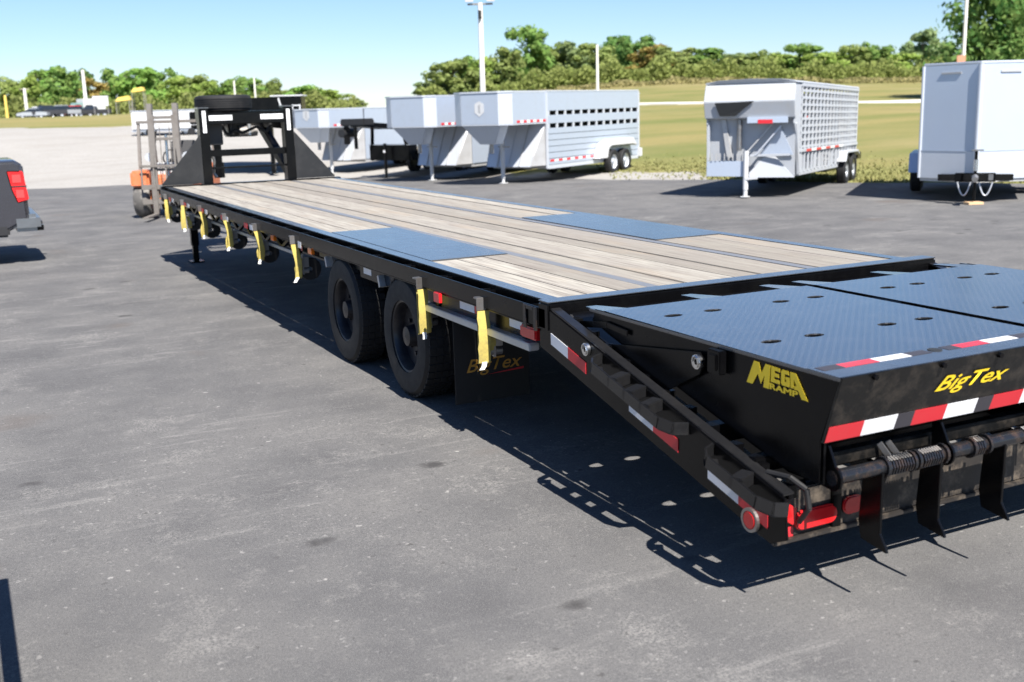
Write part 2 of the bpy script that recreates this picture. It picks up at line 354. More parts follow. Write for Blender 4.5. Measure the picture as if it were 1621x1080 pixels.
def frame_m(o, x, y):
    x = Vector(x).normalized(); y = Vector(y).normalized(); z = x.cross(y)
    return Matrix(((x.x, y.x, z.x, o[0]), (x.y, y.y, z.y, o[1]), (x.z, y.z, z.z, o[2]), (0, 0, 0, 1)))

# ------------------------------------------------------------------ ground, lot, road
def axis_vals(lo, hi, fine, coarse):
    out = [0.0]; x = 0.0
    while x < hi: x += max(fine, abs(x)*coarse); out.append(x)
    x = 0.0; neg = []
    while x > lo: x -= max(fine, abs(x)*coarse); neg.append(x)
    return neg[::-1] + out
US = axis_vals(-1500, 1500, 1.6, .06); VS = axis_vals(-300, 2500, 1.3, .035)
bm = bmesh.new(); grid = []
lay = bm.verts.layers.float.new('gravel')
for v in VS:
    row = []
    for u in US:
        q = bm.verts.new(uvw(u, v, ground_h(u, v)))
        t = v - edge_v(u); a = u/max(v, 1); g = 0.0
        if t > -3:
            top = lin([(-.5, 37), (-.33, 36), (-.25, 46), (-.18, 60), (-.05, 40)], a)
            left = (1-sstep(-.03, .03, a)) * (1-sstep(top-1.5, top+1.5, t))
            strip = (1-sstep(2.0, 4.5, t)) * sstep(-.05, .1, a) * (1-sstep(.17, .21, a))
            far = .95*sstep(95, 110, t)*(1-sstep(135, 160, t))*(1-sstep(-.26, -.2, a))*.9 if a < -.2 else 0
            far = max(far, .9*sstep(70, 80, t)*(1-sstep(120, 160, t))*sstep(-.3, -.24, a)*(1-sstep(-.1, -.04, a)))
            g = max(left, strip, far)
        q[lay] = g; row.append(q)
    grid.append(row)
for i in range(len(VS)-1):
    for j in range(len(US)-1): bm.faces.new((grid[i][j], grid[i][j+1], grid[i+1][j+1], grid[i+1][j]))
me = bpy.data.meshes.new('ground'); bm.to_mesh(me); bm.free(); me.materials.append(MT['ground'])
for p_ in me.polygons: p_.use_smooth = True
structure(tag(bpy.data.objects.new('ground', me), 'dry grass field and white gravel bank behind the paved lot', 'ground')); COL.objects.link(bpy.data.objects['ground'])

bm = bmesh.new(); us = [-60+i*1.5 for i in range(80)]; rows = []
for u in us:
    ev = edge_v(u); vs = [-40, -25, -12, -6, -2, 0, 2, 4, 5.1, 6, 8, 11, 15, 20]; vs = [x for x in vs if x < ev-2] + [ev-1.2, ev]
    vs = [-40 + (ev+40)*k/34 for k in range(35)]
    rows.append([bm.verts.new(uvw(u, v, lot_z(CAMY+u*RH[1]+v*FH[1]) - (0.015 if v > ev-.1 else 0))) for v in vs])
for a_, b_ in zip(rows, rows[1:]):
    for k in range(34): bm.faces.new((a_[k], b_[k], b_[k+1], a_[k+1]))
bmesh.ops.recalc_face_normals(bm, faces=bm.faces)
me = bpy.data.meshes.new('asphalt_lot'); bm.to_mesh(me); bm.free(); me.materials.append(MT['asphalt'])
lot = bpy.data.objects.new('asphalt_lot', me); COL.objects.link(lot); structure(tag(lot, 'grey worn asphalt sales lot under the trailers', 'pavement'))

# pale road crossing the field, with its far shoulder
bm = bmesh.new(); ra = []; 
for i in range(60):
    a = -.02 + i*.02
    vv = 127; u = a*vv; e = edge_v(u)
    A = uvw(u, e+97.2, ground_h(u, e+97.2)+.12); B = uvw(u, e+103.0, ground_h(u, e+103)+.2); ra.append((A, B))
V_ = [(bm.verts.new(A), bm.verts.new(B), bm.verts.new(A-Vector((0, 0, .5)))) for A, B in ra]
for p0, p1 in zip(V_, V_[1:]): bm.faces.new((p0[0], p1[0], p1[1], p0[1])); bm.faces.new((p0[2], p1[2], p1[0], p0[0]))
me = bpy.data.meshes.new('road'); bm.to_mesh(me); bm.free(); me.materials.append(MT['road'])
road = bpy.data.objects.new('road', me); COL.objects.link(road); structure(tag(road, 'pale road crossing the grass field below the hillside trees', 'road'))

# grass tufts along the edge of the lot
random.seed(11); bm = bmesh.new()
for i in range(14000):
    u = random.uniform(3.0, 22); t = abs(random.gauss(0, 1))*4.0 + random.uniform(-.15, .4); v = edge_v(u)+t
    if t < 3.0 and u < 5.5 and random.random() < .8: continue
    c = uvw(u, v, ground_h(u, v)-.01); hgt = random.uniform(.025, .09); w = random.uniform(.02, .05); an = random.uniform(0, 6.3); d = Vector((math.cos(an), math.sin(an), 0))*w; ln = Vector((random.uniform(-.06, .06), random.uniform(-.06, .06), hgt))
    bm.faces.new((bm.verts.new(c-d), bm.verts.new(c+d), bm.verts.new(c+ln)))
me = bpy.data.meshes.new('grass_tufts'); bm.to_mesh(me); bm.free()
MT['tuft'] = P('dry_grass_blades', (.20, .20, .07), .9, var=.4, vscale=.8)
me.materials.append(MT['tuft']); gt = bpy.data.objects.new('grass_tufts', me); COL.objects.link(gt); tag(gt, 'short dry grass growing along the edge of the asphalt', 'grass'); gt['kind'] = 'stuff'
# ================================================================== the flatbed gooseneck trailer
DZ = .89; DF = 11.0
T = thing('flatbed_trailer', (0, 0, 0), 0, 'long black gooseneck flatbed trailer with weathered plank deck and folded tread plate ramps', 'trailer')
# side channels, headers and main beams
for sx in (-1, 1):
    m = MB(); xo = 1.225*sx
    m.box(min(xo, xo-.012*sx), max(xo, xo-.012*sx), 0, DF, DZ-.15, DZ-.002)
    box('deck_edge_flange', 'deck_steel', T, min(xo-.0, xo-.085*sx), max(xo-.0, xo-.085*sx), .056, DF, DZ-.0015, DZ+.004, .001); m.box(min(xo-.013*sx, xo-.07*sx), max(xo-.013*sx, xo-.07*sx), 0, DF, DZ-.15, DZ-.14)
    m.build('side_channel', 'black', T, .002)
    x0, x1 = sorted((1.285*sx, 1.296*sx)); box('rub_rail', 'black', T, x0, x1, -.02, DF, DZ-.115, DZ-.018, .002)
    xa, xb = sorted((1.2262*sx, 1.2848*sx)); box('rail_light_block', 'black', T, xa, xb, 0, DF, DZ-.128, DZ-.122, 0)  # added strip that stops sun leaking between channel and rub rail
    pk = None
    for k in range(19):
        y = .12 + k*.585
        if pk is None:
            q = MB(); xa, xb = sorted((1.2265*sx, 1.284*sx))
            q.box(xa, xb, -.035, -.028, -.12, -.02); q.box(xa, xb, .028, .035, -.12, -.02); q.box(xa, xb, -.0275, .0275, -.12, -.112)
            pk = q.build('stake_pocket', 'black', T, 0); o = pk
        else: o = pk.copy(); COL.objects.link(o); o.parent = T
        o.location = (0, y, DZ)
    # lower chord of the beam under the deck edge
    xb0, xb1 = sorted((1.14*sx, 1.19*sx)); 
    if sx > 0: box('lower_chord', 'black', T, xb0, xb1, 4.6, DF-.3, .60, .645)
    else: box('lower_chord', 'galv', T, xb0, xb1, 4.75, DF-.3, .615, .645)
    for k in range(11):
        y = 4.7+k*.58; MB().bar((1.165*sx, y, .64), (1.165*sx, y+.29, .745), .03, .03).bar((1.165*sx, y+.58, .64), (1.165*sx, y+.29, .745), .03, .03).build('truss_web', 'black', T)
    xm = .545*sx
    b = MB().box(xm-.006, xm+.006, 0, DF, .42, DZ-.025).box(xm-.075, xm+.075, 0, DF, .40, .419).build('main_beam', 'black', T, .002)
    MB().box(xm-.036, xm+.036, .058, DF-.05, DZ-.024, DZ-.001).build('beam_flange', 'beam_top', b, .002)
for k in range(26):
    y = .3+k*.41
    if k == 0: cm = MB().box(-1.21, 1.21, -.02, .02, DZ-.12, DZ-.045).build('cross_member', 'black', T); o = cm
    else: o = cm.copy(); COL.objects.link(o); o.parent = T
    o.location = (0, y, 0)
rh_ = box('rear_header', 'black', T, -1.296, 1.296, -.055, .055, DZ-.13, DZ+.014, .010); box('header_top', 'deck_steel', rh_, -1.294, 1.294, -.050, .053, DZ+.0145, DZ+.020, .002)
box('front_header', 'black', T, -1.28, 1.28, DF+.001, DF+.12, DZ-.19, DZ+.015, .01)
# planks, cut round the two steel wheel plates
random.seed(3)
def planks(x0, x1, n, cut):
    g = .0012; w = (x1-x0-g*(n-1))/n
    for i in range(n):
        xa = x0+i*(w+g)
        for ya, yb in (((.06, 1.80), (3.88, DF-.01)) if cut else ((.06, DF-.01),)):
            dz = random.uniform(-.004, .003)
            o = MB().box(0, w, 0, yb-ya, -.036, 0).build('plank', 'wood', T, .0035); o.location = (xa, ya, DZ+dz)
planks(-1.137, -.583, 3, True); planks(-.506, .494, 6, False); planks(.583, 1.137, 3, True)
for sx in (-1, 1):
    a, b = sorted((.583*sx, 1.137*sx)); w = box('wheel_plate', 'deck_steel', T, a, b, 1.806, 3.874, DZ-.02, DZ+.006, .003)
    for k in range(3): box('cross_member', 'black', T, a, b, 1.95+k*.85, 2.0+k*.85, DZ-.09, DZ-.021)

# running gear
def wheel(x, y, z, parent, outer, s, mat_r='rim', r=.40, w=.225):
    """outer: +-1 side the dished face looks to"""
    prof = [(r*.60, -w/2), (r*.80, -w*.53), (r*.93, -w*.5), (r*.985, -w*.40), (r, -w*.3), (r, w*.3), (r*.985, w*.40), (r*.93, w*.5), (r*.80, w*.53), (r*.60, w/2)]
    q = MB(); o_ = outer
    q.lathe([(r*.60, -w*.46), (r*.60, w*.46), (r*.57, w*.44), (r*.54, w*.30*1), (r*.54, -w*.30), (r*.57, -w*.44)], (0, 0, 0), 'x', 28)
    d = o_*(w*.02 if s else w*.2)
    q.lathe([(r*.54, d), (r*.40, d+.02*o_), (r*.22, d-.015*o_), (r*.19, d+.03*o_), (r*.16, d+.09*o_), (.001, d+.10*o_), (.001, d-.02), (r*.54, d-.02)], (0, 0, 0), 'x', 24)
    for k in range(8):
        a = k*math.pi/4; q.cyl((d, r*.3*math.cos(a), r*.3*math.sin(a)), (d+.035*o_, r*.3*math.cos(a), r*.3*math.sin(a)), .016, n=6)
    rim = q.build('wheel', mat_r, parent, 0, True); rim.location = (x, y, z)
    t = MB().lathe(prof, (0, 0, 0), 'x', 44)
    for k in range(44):                                           # tread blocks
        a = 2*math.pi*(k+.5)/44
        for xx in (-.075, -.025, .025, .075):
            Mx = Matrix.Translation((xx*w/.225, 0, 0)) @ Matrix.Rotation(a, 4, 'X'); t.box(-.02*w/.225, .02*w/.225, -r*.052, r*.052, r*.985, r*1.012, Mx)
    t.build('tyre', 'rubber', rim, 0, True)
    return rim
for y in (2.0, 3.27):
    zc = .405 - .012*y
    for sx in (-1, 1):
        wheel(1.156*sx, y, zc, T, sx, True); wheel(.90*sx, y, zc, T, sx, True)
    MB().cyl((-1.0, y, zc), (1.0, y, zc), .06).build('axle', 'black', T, 0, True)
    for sx in (-1, 1): MB().bar((.545*sx, y-.45, .40), (.545*sx, y, zc+.06), .07, .03).bar((.545*sx, y, zc+.06), (.545*sx, y+.45, .40), .07, .03).build('leaf_spring', 'black_dirty', T)
# fender brackets over the wheels on the camera side
MB().box(-1.222, -1.17, 1.55, 3.95, .70, .738).build('fender_flange', 'black_dirty', T, .004)
for y in (3.62, 2.42): MB().bar((-1.25, y, .735), (-1.25, y-.03, .66), .03, .06, (1, 0, 0)).build('fender_bracket', 'galv', T)
for sx in (-1, 1):
    a, b = sorted((1.26*sx, .76*sx)); fl = box('mud_flap', 'flap', T, a, b, 1.195, 1.205, .10, .66, .003)
    if sx < 0:
        text_mesh('flap_lettering', 'BigTex', 'orange_decal', fl, frame_m((-1.185, 1.1925, .262), (1, 0, 0), (0, 0, 1)), .375, .105, .35, .008)
        MB().prism([(-1.05, 1.1925, .262), (-.80, 1.1925, .283), (-.80, 1.1925, .270)], (0, .002, 0)).build('flap_swoosh', 'tape_red', fl)
MB().box(-1.29, -1.23, .17, 1.60, .625, .665).box(-1.285, -1.235, .165, 1.605, .63, .66).build('under_rail_tube', 'galv', T, .004)
for y in (1.45, .85, .3): box('tube_hanger', 'black', T, -1.25, -1.238, y-.02, y+.02, .665, .745, .0)

# lamps and reflective tape along the camera side
def side_patch(name, mat, y, z, w, h, d=.02, x=-1.297): return box(name, mat, T, x-d, x, y-w/2, y+w/2, z-h/2, z+h/2, .004)
for y in (1.30, ): side_patch('side_marker_lamp', 'red_lens', y, .745, .09, .06)
for y in (5.15, 3.98): side_patch('side_marker_lamp', 'amber', y, .745, .10, .05, .03, -1.265)
for y, w in ((4.25, .09), (2.74, .16), (1.78, .16), (1.03, .20), (.40, .17)): MB().box(-1.2405, -1.2385, y-w/2, y+w/2, .70, .762).build('reflective_tape', 'tape_white', T) if w > .1 else side_patch('reflective_tape', 'tape_white', y, .77, w, .055, .002)
for y, w in ((4.40, .05), (.86, .13)): MB().box(-1.2405, -1.2385, y-w/2, y+w/2, .70, .762).build('reflective_tape', 'tape_red', T)
for k in range(5):
    y = 5.9 + k*1.05
    side_patch('reflective_tape', 'tape_white', y, .775, .12, .05, .002); side_patch('reflective_tape', 'tape_red', y+.22, .775, .13, .05, .002)
box('tape_backing', 'black', T, -1.238, -1.2375, -.02, 2.9, .665, .772, .0)
box('corner_lamp', 'red_lens', T, -1.29, -1.24, .10, .27, .69, .752, .008)
MB().box(-1.305, -1.297, .17, .20, .75, .87).box(-1.305, -1.297, .06, .09, .75, .87).box(-1.305, -1.297, .091, .169, .85, .87).build('winch_guide', 'pipe', T, .002)

# ---- dovetail
def slope_z(y): return .884 + .2445*y            # top line of the dovetail (y negative)
DVEC = Vector((0, -1, -.2445)).normalized()
for sx in (-1, 1):
    poly = [(0, .05, .738), (0, .05, .868), (0, -.06, .868), (0, -1.775, .452), (0, -1.79, .30), (0, -1.70, .258), (0, .05, .675)]
    xo, th = (-1.29, .012) if sx < 0 else (1.278, .012)
    beam = MB().prism([(xo, q[1], q[2]) for q in poly], (th, 0, 0)).build('dovetail_beam', 'black', T, .002)
    xa, xb = sorted((1.29*sx, 1.225*sx))
    MB().bar((1.258*sx, -.055, slope_z(-.055)+.006), (1.258*sx, -1.76, slope_z(-1.76)+.006), .052, .01).build('beam_flange', 'edge_lit_black', beam, .002)  # top flange painted lighter for the sky light on it
    MB().bar((1.258*sx, .05, .684), (1.258*sx, -1.70, .262), .06, .01).build('beam_flange', 'black', beam, .002)
    for k in range(11):                                               # spacers between beam and ramp
        y = -.18-k*.152; MB().bar((1.228*sx, y, slope_z(y)-.02), (1.19*sx, y, slope_z(y)-.02), .05, .05).build('spacer_tab', 'black', beam)
    for y0, y1, w in ((-.60, -1.19, .095), (-1.42, -1.79, .085)):      # step pockets standing off the beam
        xs = (1.29+w)*sx; q = MB(); off = -.01
        pts = [(1.292*sx, y0+.06, slope_z(y0+.06)-.024), (xs-.03*sx, y0+.035, slope_z(y0+.035)-.024), (xs, y0-.01, slope_z(y0-.01)-.024), (xs, y1+.07, slope_z(y1+.07)-.024), (xs-.03*sx, y1+.01, slope_z(y1+.01)-.024), (1.292*sx, y1-.01, slope_z(y1-.01)-.024)]
        for a, b in zip(pts, pts[1:]): q.bar(a, b, .009, .055)
        for a, b in zip(pts[1:-1], pts[2:-1]): a = Vector(a)+Vector((-.024*sx, 0, -.024)); b = Vector(b)+Vector((-.024*sx, 0, -.024)); q.bar(a, b, .056, .007)  # lower flange added to thicken the pocket's cast shadow
        n = 3 if y0 > -1 else 1
        for k in range(n):
            y = y0-.05+(y1-y0+.1)*(k+1)/(n+1); q.bar((1.292*sx, y+.03, slope_z(y+.03)-.02), (xs, y, slope_z(y)-.02), .055, .05)
        q.build('step_pocket', 'edge_lit_black', beam, .0035)
def beam_tape(y0, y1, mat):
    z0 = lambda y: slope_z(y)-.160; h = .056
    MB().prism([(-1.2915, y0, z0(y0)), (-1.2915, y1, z0(y1)), (-1.2915, y1, z0(y1)+h), (-1.2915, y0, z0(y0)+h)], (-.002, 0, 0)).build('reflective_tape', mat, T)
for y0, y1, m_ in ((-.07, -.235, 'tape_white'), (-.235, -.40, 'tape_red'), (-.765, -.95, 'tape_white'), (-.95, -1.13, 'tape_red'), (-1.33, -1.52, 'tape_white'), (-1.52, -1.69, 'tape_red')): beam_tape(y0, y1, m_)
for y in (-.55, -1.1): MB().bar((-1.2, y, slope_z(y)-.12), (1.2, y, slope_z(y)-.12), .06, .08).build('dovetail_cross_member', 'black', T)
for sx in (-1, 1):
    for xi in (.22, .60, .95): MB().bar((xi*sx, .02, .72), (xi*sx, -1.64, .33), .03, .06).build('dovetail_runner', 'black', T)
MB().prism([(-1.2, -.085, .852), (-1.2, -.50, .75), (-1.2, -.50, .742), (-1.2, -.085, .844)], (2.4, 0, 0)).build('transition_plate', 'black', T)
# rear bumper with lamps
bp = MB().box(-1.285, 1.285, -1.70, -1.62, .262, .445).build('rear_bumper', 'bumper', T, .006)
box('bumper_lip', 'bumper', bp, -1.287, 1.287, -1.725, -1.703, .252, .268, .003)
def oval(x, z, w, h, name='tail_lamp', mat='red_lens'):
    pts = []
    for i in range(24):
        a = 2*math.pi*i/24; cx = math.copysign((w-h)/2, math.cos(a)); pts.append((x+cx+h/2*math.cos(a), -1.702, z+h/2*math.sin(a)))
    return MB().prism(pts, (0, -.018, 0)).build(name, mat, bp, .006, True)
for sx in (-1, 1):
    oval(1.085*sx, .325, .205, .078); oval(.905*sx, .34, .10, .072)
    MB().box(.985*sx-.022, .985*sx+.022, -1.716, -1.702, .262, .44).build('lamp_guard', 'black', bp, .003)
    xa, xb = sorted((1.185*sx, 1.278*sx)); box('reflective_tape', 'tape_red', bp, xa, xb, -1.7045, -1.702, .268, .306, 0)
    MB().prism([(1.175*sx, -1.703, .375), (1.278*sx, -1.703, .440), (1.278*sx, -1.703, .365), (1.19*sx, -1.703, .31)], (0, -.012, 0)).build('corner_lamp', 'red_lens', bp, .003)
    MB().cyl((1.288*sx, -1.60, .318), (1.308*sx, -1.60, .318), .036, n=20).build('clearance_lamp', 'red_lens', bp, .005, True)
    MB().lathe([(.036, 0), (.047, 0), (.047, .016*sx), (.036, .016*sx)], (1.290*sx, -1.60, .318), 'x', 24).build('lamp_bezel', 'steel', bp)
    MB().tube([(1.24*sx, -1.62, .50), (1.22*sx, -1.72, .505), (1.19*sx, -1.775, .47), (1.185*sx, -1.785, .40), (1.19*sx, -1.74, .335)], .011).build('hose_loop', 'rubber', T, 0, True)
for i, x in enumerate((-1.1, -.5, .1, .7)): MB().cyl((x, -1.66, .445), (x+.3, -1.645, .455), .012).build('wiring_conduit', 'black_dirty', bp)
MB().bar((-1.24, -1.52, .50), (1.24, -1.52, .50), .06, .06).build('hinge_beam', 'black', T, .004)

# ---- the two ramps, folded flat over the dovetail
RT = .912; RY0 = -.40; RYL = -1.755; RYE = -1.937
def ramp_unit(x0, x1, slots, face_text, side_text):
    rm = MB()                                                    # ribs below the plate form the ramp's own frame
    for x in (x0+.02, x1-.02): rm.prism([(x-.005, -.30, .905-.012), (x-.005, RYE+.03, RT-.012), (x-.005, -1.842, .664), (x-.005, -1.842, .505), (x-.005, -1.66, .50), (x-.005, -.42, .80), (x-.005, -.27, .845)], (.010, 0, 0))
    for y in (-.52, -.95, -1.1, -1.55): rm.bar((x0+.03, y, RT-.045), (x1-.03, y, RT-.045), .01, .06)
    root = rm.build('ramp', 'black', T, 0)
    # tread plate with round-cornered hand holes
    q = MB(); xs = sorted(slots); rows_ = (-.675, -1.34); hx, hy, ho = .066, .06, .047
    xb = [x0] + [e for s in xs for e in (s-hx, s+hx)] + [x1]; yb = [RY0]
    for r_ in rows_: yb += [r_+hy, r_-hy]
    yb += [RYL]
    for z in (RT, RT-.006):
        for i in range(len(xb)-1):
            for j in range(len(yb)-1):
                xa, xc, ya, yc = xb[i], xb[i+1], yb[j], yb[j+1]
                if i % 2 == 1 and j % 2 == 1:
                    cx, cy = (xa+xc)/2, (ya+yc)/2; oc = [(cx+ho*math.cos(k*math.pi/6), cy+ho*.62*math.sin(k*math.pi/6)) for k in range(12)]
                    cs = [(xc, ya), (xa, ya), (xa, yc), (xc, yc)]
                    for qd in range(4):
                        pts = [oc[(qd*3+k) % 12] for k in range(4)]; q.poly([(*pts[0], z), (*pts[1], z), (*cs[qd], z)]); q.poly([(*pts[1], z), (*pts[2], z), (*cs[qd], z)]); q.poly([(*pts[2], z), (*pts[3], z), (*cs[qd], z)])
                        q.poly([(*pts[3], z), (*cs[(qd+1) % 4], z), (*cs[qd], z)])
                    if z == RT:
                        for k in range(12): q.poly([(*oc[k], z), (*oc[(k+1) % 12], z), (*oc[(k+1) % 12], z-.006), (*oc[k], z-.006)])
                else: q.poly([(xa, ya, z), (xc, ya, z), (xc, yc, z), (xa, yc, z)])
    bmesh.ops.remove_doubles(q.bm, verts=q.bm.verts, dist=1e-5)
    top = q.build('tread_plate', 'tread', root)
    # front tabs reaching to the header
    for xa, xc in ((x0, x0+.13), (x0+.55, x0+.68), (x1-.16, x1-.03)): MB().prism([(xa, RY0+.001, RT-.001), (xa+.02, -.20, RT-.012), (xc-.05, -.20, RT-.012), (xc, RY0+.001, RT-.001)], (0, 0, -.008)).build('front_tab', 'tread', top)
    MB().bar((x0+.002, RY0, RT-.02), (x1-.002, RY0, RT-.02), .012, .038).build('front_edge_bar', 'black', root, .002)
    # smooth lip, sloping rear face
    MB().box(x0, x1, RYE+.012, RYL-.001, RT-.008, RT+.002).build('ramp_lip', 'deck_steel', root, .002)
    MB().prism([(x0, RYE, RT+.003), (x0, RYE+.0115, RT+.004), (x0, -1.842, .664), (x0, -1.853, .662)], (x1-x0, 0, 0)).build('rear_face', 'black_dirty', root, .001)
    xs_ = x0 if x0 < -.5 else x1
    sxx = -1 if x0 < -.5 else 1
    MB().prism([(xs_, -.32, RT-.004), (xs_, RYE+.012, RT-.009), (xs_, -1.838, .664), (xs_, -1.838, .512), (xs_, -1.68, .515), (xs_, -.42, .812), (xs_, -.30, .85)], (-.006*sxx, 0, 0)).build('side_plate', 'black', root, .001)
    MB().bar((xs_-.004*sxx, -.27, RT-.014), (xs_-.004*sxx, RYE+.01, RT-.006), .016, .014).build('side_edge_bar', 'deck_steel', root, .003)
    # tape on the lip and along the foot of the rear face
    L = x1-x0
    for f0, f1, mm in ((.02, .1, 'tape_dark'), (.1, .235, 'tape_red'), (.235, .365, 'tape_white'), (.365, .45, 'tape_dark'), (.52, .575, 'tape_dark'), (.575, .70, 'tape_red'), (.70, .83, 'tape_white'), (.83, .97, 'tape_dark')):
        MB().box(x0+f0*L, x0+f1*L, -1.822, -1.772, RT+.0022, RT+.0032).build('reflective_tape', mm, root)
    MB().cyl((x0+.485*L, -1.795, RT+.0005), (x0+.485*L, -1.795, RT+.0042), .027, n=12).build('hole_shade_disc', 'shade_dark', root)  # dark disc painting the shade of a hole in the lip
    up = (Vector((0, RYE, RT)) - Vector((0, -1.853, .662))).normalized(); b0 = Vector((0, -1.853, .662)); out = Vector((0, -up.z, up.y)); out = out if out.y < 0 else -out
    cuts = (0, .164, .322, .405, .56, .725, .81, .965, 1.12, L-.005)
    cyc = ('tape_red', 'tape_white', 'tape_dark')
    x = x0+.004; wd = (.163, .16, .083); k = 0
    while x < x1-.01:
        xe = min(x+wd[k % 3], x1-.004); p0 = b0+up*.004+out*.0012; p1 = b0+up*.068+out*.0012
        MB().prism([(x, p0.y, p0.z), (xe, p0.y, p0.z), (xe, p1.y, p1.z), (x, p1.y, p1.z)], out*.0012).build('reflective_tape', cyc[k % 3], root); x = xe; k += 1
    if face_text:
        o0 = b0+up*.118+out*.003; text_mesh('rear_lettering', 'BigTex', 'yellow', root, frame_m((x0+.475, o0.y, o0.z), (1, 0, 0), up), .37, .082, .45, .014)
    # bolts along the lip
    for f in (.12, .39, .63, .86): MB().cyl((x0+f*L, RYE+.004, RT-.012), (x0+f*L, RYE-.012, RT-.012), .011, n=6).build('bolt', 'black', root)
    # hinge pipe, lugs, springs and feet
    zp, yp = .532, -1.862
    pipe = MB().cyl((x0+.035, yp, zp), (x1-.035, yp, zp), .028, n=16).build('hinge_pipe', 'pipe', root, 0, True)
    for f in (.03, .485, .965):
        xx = x0+f*L; pr_ = [(xx, -1.80, .64), (xx, -1.842, .645)]
        for k in range(9):
            a = R_(60)-k*R_(240)/8; pr_.append((xx, yp-.045*math.cos(a-R_(60)+R_(30)) if False else yp-.047*math.sin(R_(20)+k*R_(150)/8), zp+.047*math.cos(R_(20)+k*R_(150)/8)))
        pr_ += [(xx, -1.80, zp-.04)]
        MB().prism(pr_, (.012, 0, 0)).build('hinge_lug', 'black', root, .0015)
    for f, l in ((.235, .12), (.375, .10), (.60, .05), (.83, .08)):
        xx = x0+f*L; n = int(l/.0125); pts = [(xx+l*i/(n*8), yp+.0335*math.cos(i*math.pi/4), zp+.0335*math.sin(i*math.pi/4)) for i in range(n*8+1)]
        MB().tube(pts, .0052, 5).build('spring', 'pipe', root, 0, True)
    for f in (.225, .335, .355, .47, .59, .66):
        MB().lathe([(.029, 0), (.04, 0), (.04, .012), (.029, .012)], (x0+f*L, yp, zp), 'x', 16).build('collar', 'pipe', root)
    for xx in (x0+.245, x0+.535, x0+.875) if x0 < -.5 else (x0+.31, x0+.65, x0+.95):
        MB().prism([(xx, yp-.030, zp-.01), (xx, yp+.062, zp-.01), (xx, yp+.078, .31), (xx, yp+.062, .244), (xx, yp-.066, .226), (xx, yp-.060, .242), (xx, yp-.028, .29)], (.014, 0, 0)).build('ramp_foot', 'black', root, .002)
        MB().prism([(xx+.015, yp-.008, zp-.03), (xx+.09, yp+.02, zp-.03), (xx+.03, yp+.06, .30), (xx+.015, yp+.04, .30)], (0, .008, 0)).build('foot_gusset', 'black_dirty', root)
    for f in (.265, .30): MB().bar((x0+f*L, -1.80, .60), (x0+f*L+.03, -1.845, .53), .008, .02).build('spring_arm', 'steel', root)
    MB().bar((x0+.02, -1.76, .565), (x1-.02, -1.76, .565), .05, .05).build('rear_tube', 'black_dirty', root, .004)
    MB().prism([(x0+.05, -1.70, .50), (x1-.05, -1.70, .50), (x1-.05, -1.755, .56), (x0+.05, -1.755, .56)], (0, .006, .0)).build('rear_web', 'black_dirty', root)
    return root
rl = ramp_unit(-1.192, .008, (-1.0, -.783, -.39, -.18), True, True)
rr = ramp_unit(.062, 1.25, (.285, .485, .82, 1.02), False, False)
# MEGA RAMP lettering on the side of the near ramp
def mega(poly): return [(-1.1955, -1.437-s_, .797+t_) for s_, t_ in poly]
lt = MB()
for pl in ([(0, 0), (.04, .09), (.070, .09), (.084, .05), (.106, .09), (.134, .09), (.128, 0), (.097, 0), (.102, .046), (.082, .01), (.064, .045), (.034, 0)],
           [(.137, .030), (.139, .09), (.188, .088), (.187, .075), (.158, .076), (.158, .067), (.182, .066), (.182, .053), (.157, .053), (.156, .044), (.187, .044), (.187, .030)],
           [(.194, .036), (.194, .082), (.201, .088), (.233, .088), (.237, .074), (.213, .074), (.213, .045), (.222, .045), (.222, .055), (.217, .055), (.217, .065), (.240, .065), (.241, .030), (.201, .030)],
           [(.246, .030), (.242, .088), (.273, .088), (.338, 0), (.306, 0), (.286, .028), (.266, .028), (.266, .042), (.277, .042), (.262, .066), (.262, .030)]):
    lt.prism(mega(pl), (-.0006, 0, 0))
lt.build('ramp_lettering', 'yellow', rl)
text_mesh('ramp_lettering', 'RAMP', 'yellow', rl, frame_m((-1.1963, -1.437-.132, .799), (0, -1, 0), (0, 0, 1)), .155, .023, 0, .04)
# lock arm between dovetail and ramp, with pins and bracket
arm = MB().prism([(-1.218, -.20, .735), (-1.218, -.26, .745), (-1.218, -1.16, .862), (-1.218, -1.20, .83), (-1.218, -1.17, .775), (-1.218, -.95, .66), (-1.218, -.60, .60), (-1.218, -.23, .67)], (.012, 0, 0)).build('lock_arm', 'black', T, .002)
for y, z in ((-.416, .747), (-1.165, .826)):
    MB().lathe([(.012, 0), (.030, 0), (.030, -.014), (.012, -.014)], (-1.292 if y > -.5 else -1.219, y, z), 'x', 20).build('pin_ring', 'chrome', arm, 0, True)
    MB().tube([(-1.31 if y > -.5 else -1.237, y+.02*math.cos(k), z+.026*math.sin(k)) for k in (0, .8, 1.6, 2.4, 3.2, 4.0)], .004, 6).build('pin_clip', 'chrome', arm, 0, True)
MB().box(-1.232, -1.196, -1.315, -1.235, .80, .895).box(-1.240, -1.20, -1.30, -1.25, .815, .88).build('arm_bracket', 'black', T, .004)
MB().bar((-1.205, -.05, .80), (-1.205, -.45, .855), .008, .03).bar((-1.205, -.45, .855), (-1.205, -.62, .845), .008, .025).build('front_latch_bar', 'black', T, .002)
MB().tube([(-1.21, -.12, .845), (-1.215, -.2, .80), (-1.205, -.3, .765), (-1.215, -.42, .745), (-1.21, -.7, .66), (-1.215, -.9, .62), (-1.21, -1.2, .55), (-1.215, -1.5, .49)], .012, 6).build('hydraulic_hose', 'rubber', T, 0, True)

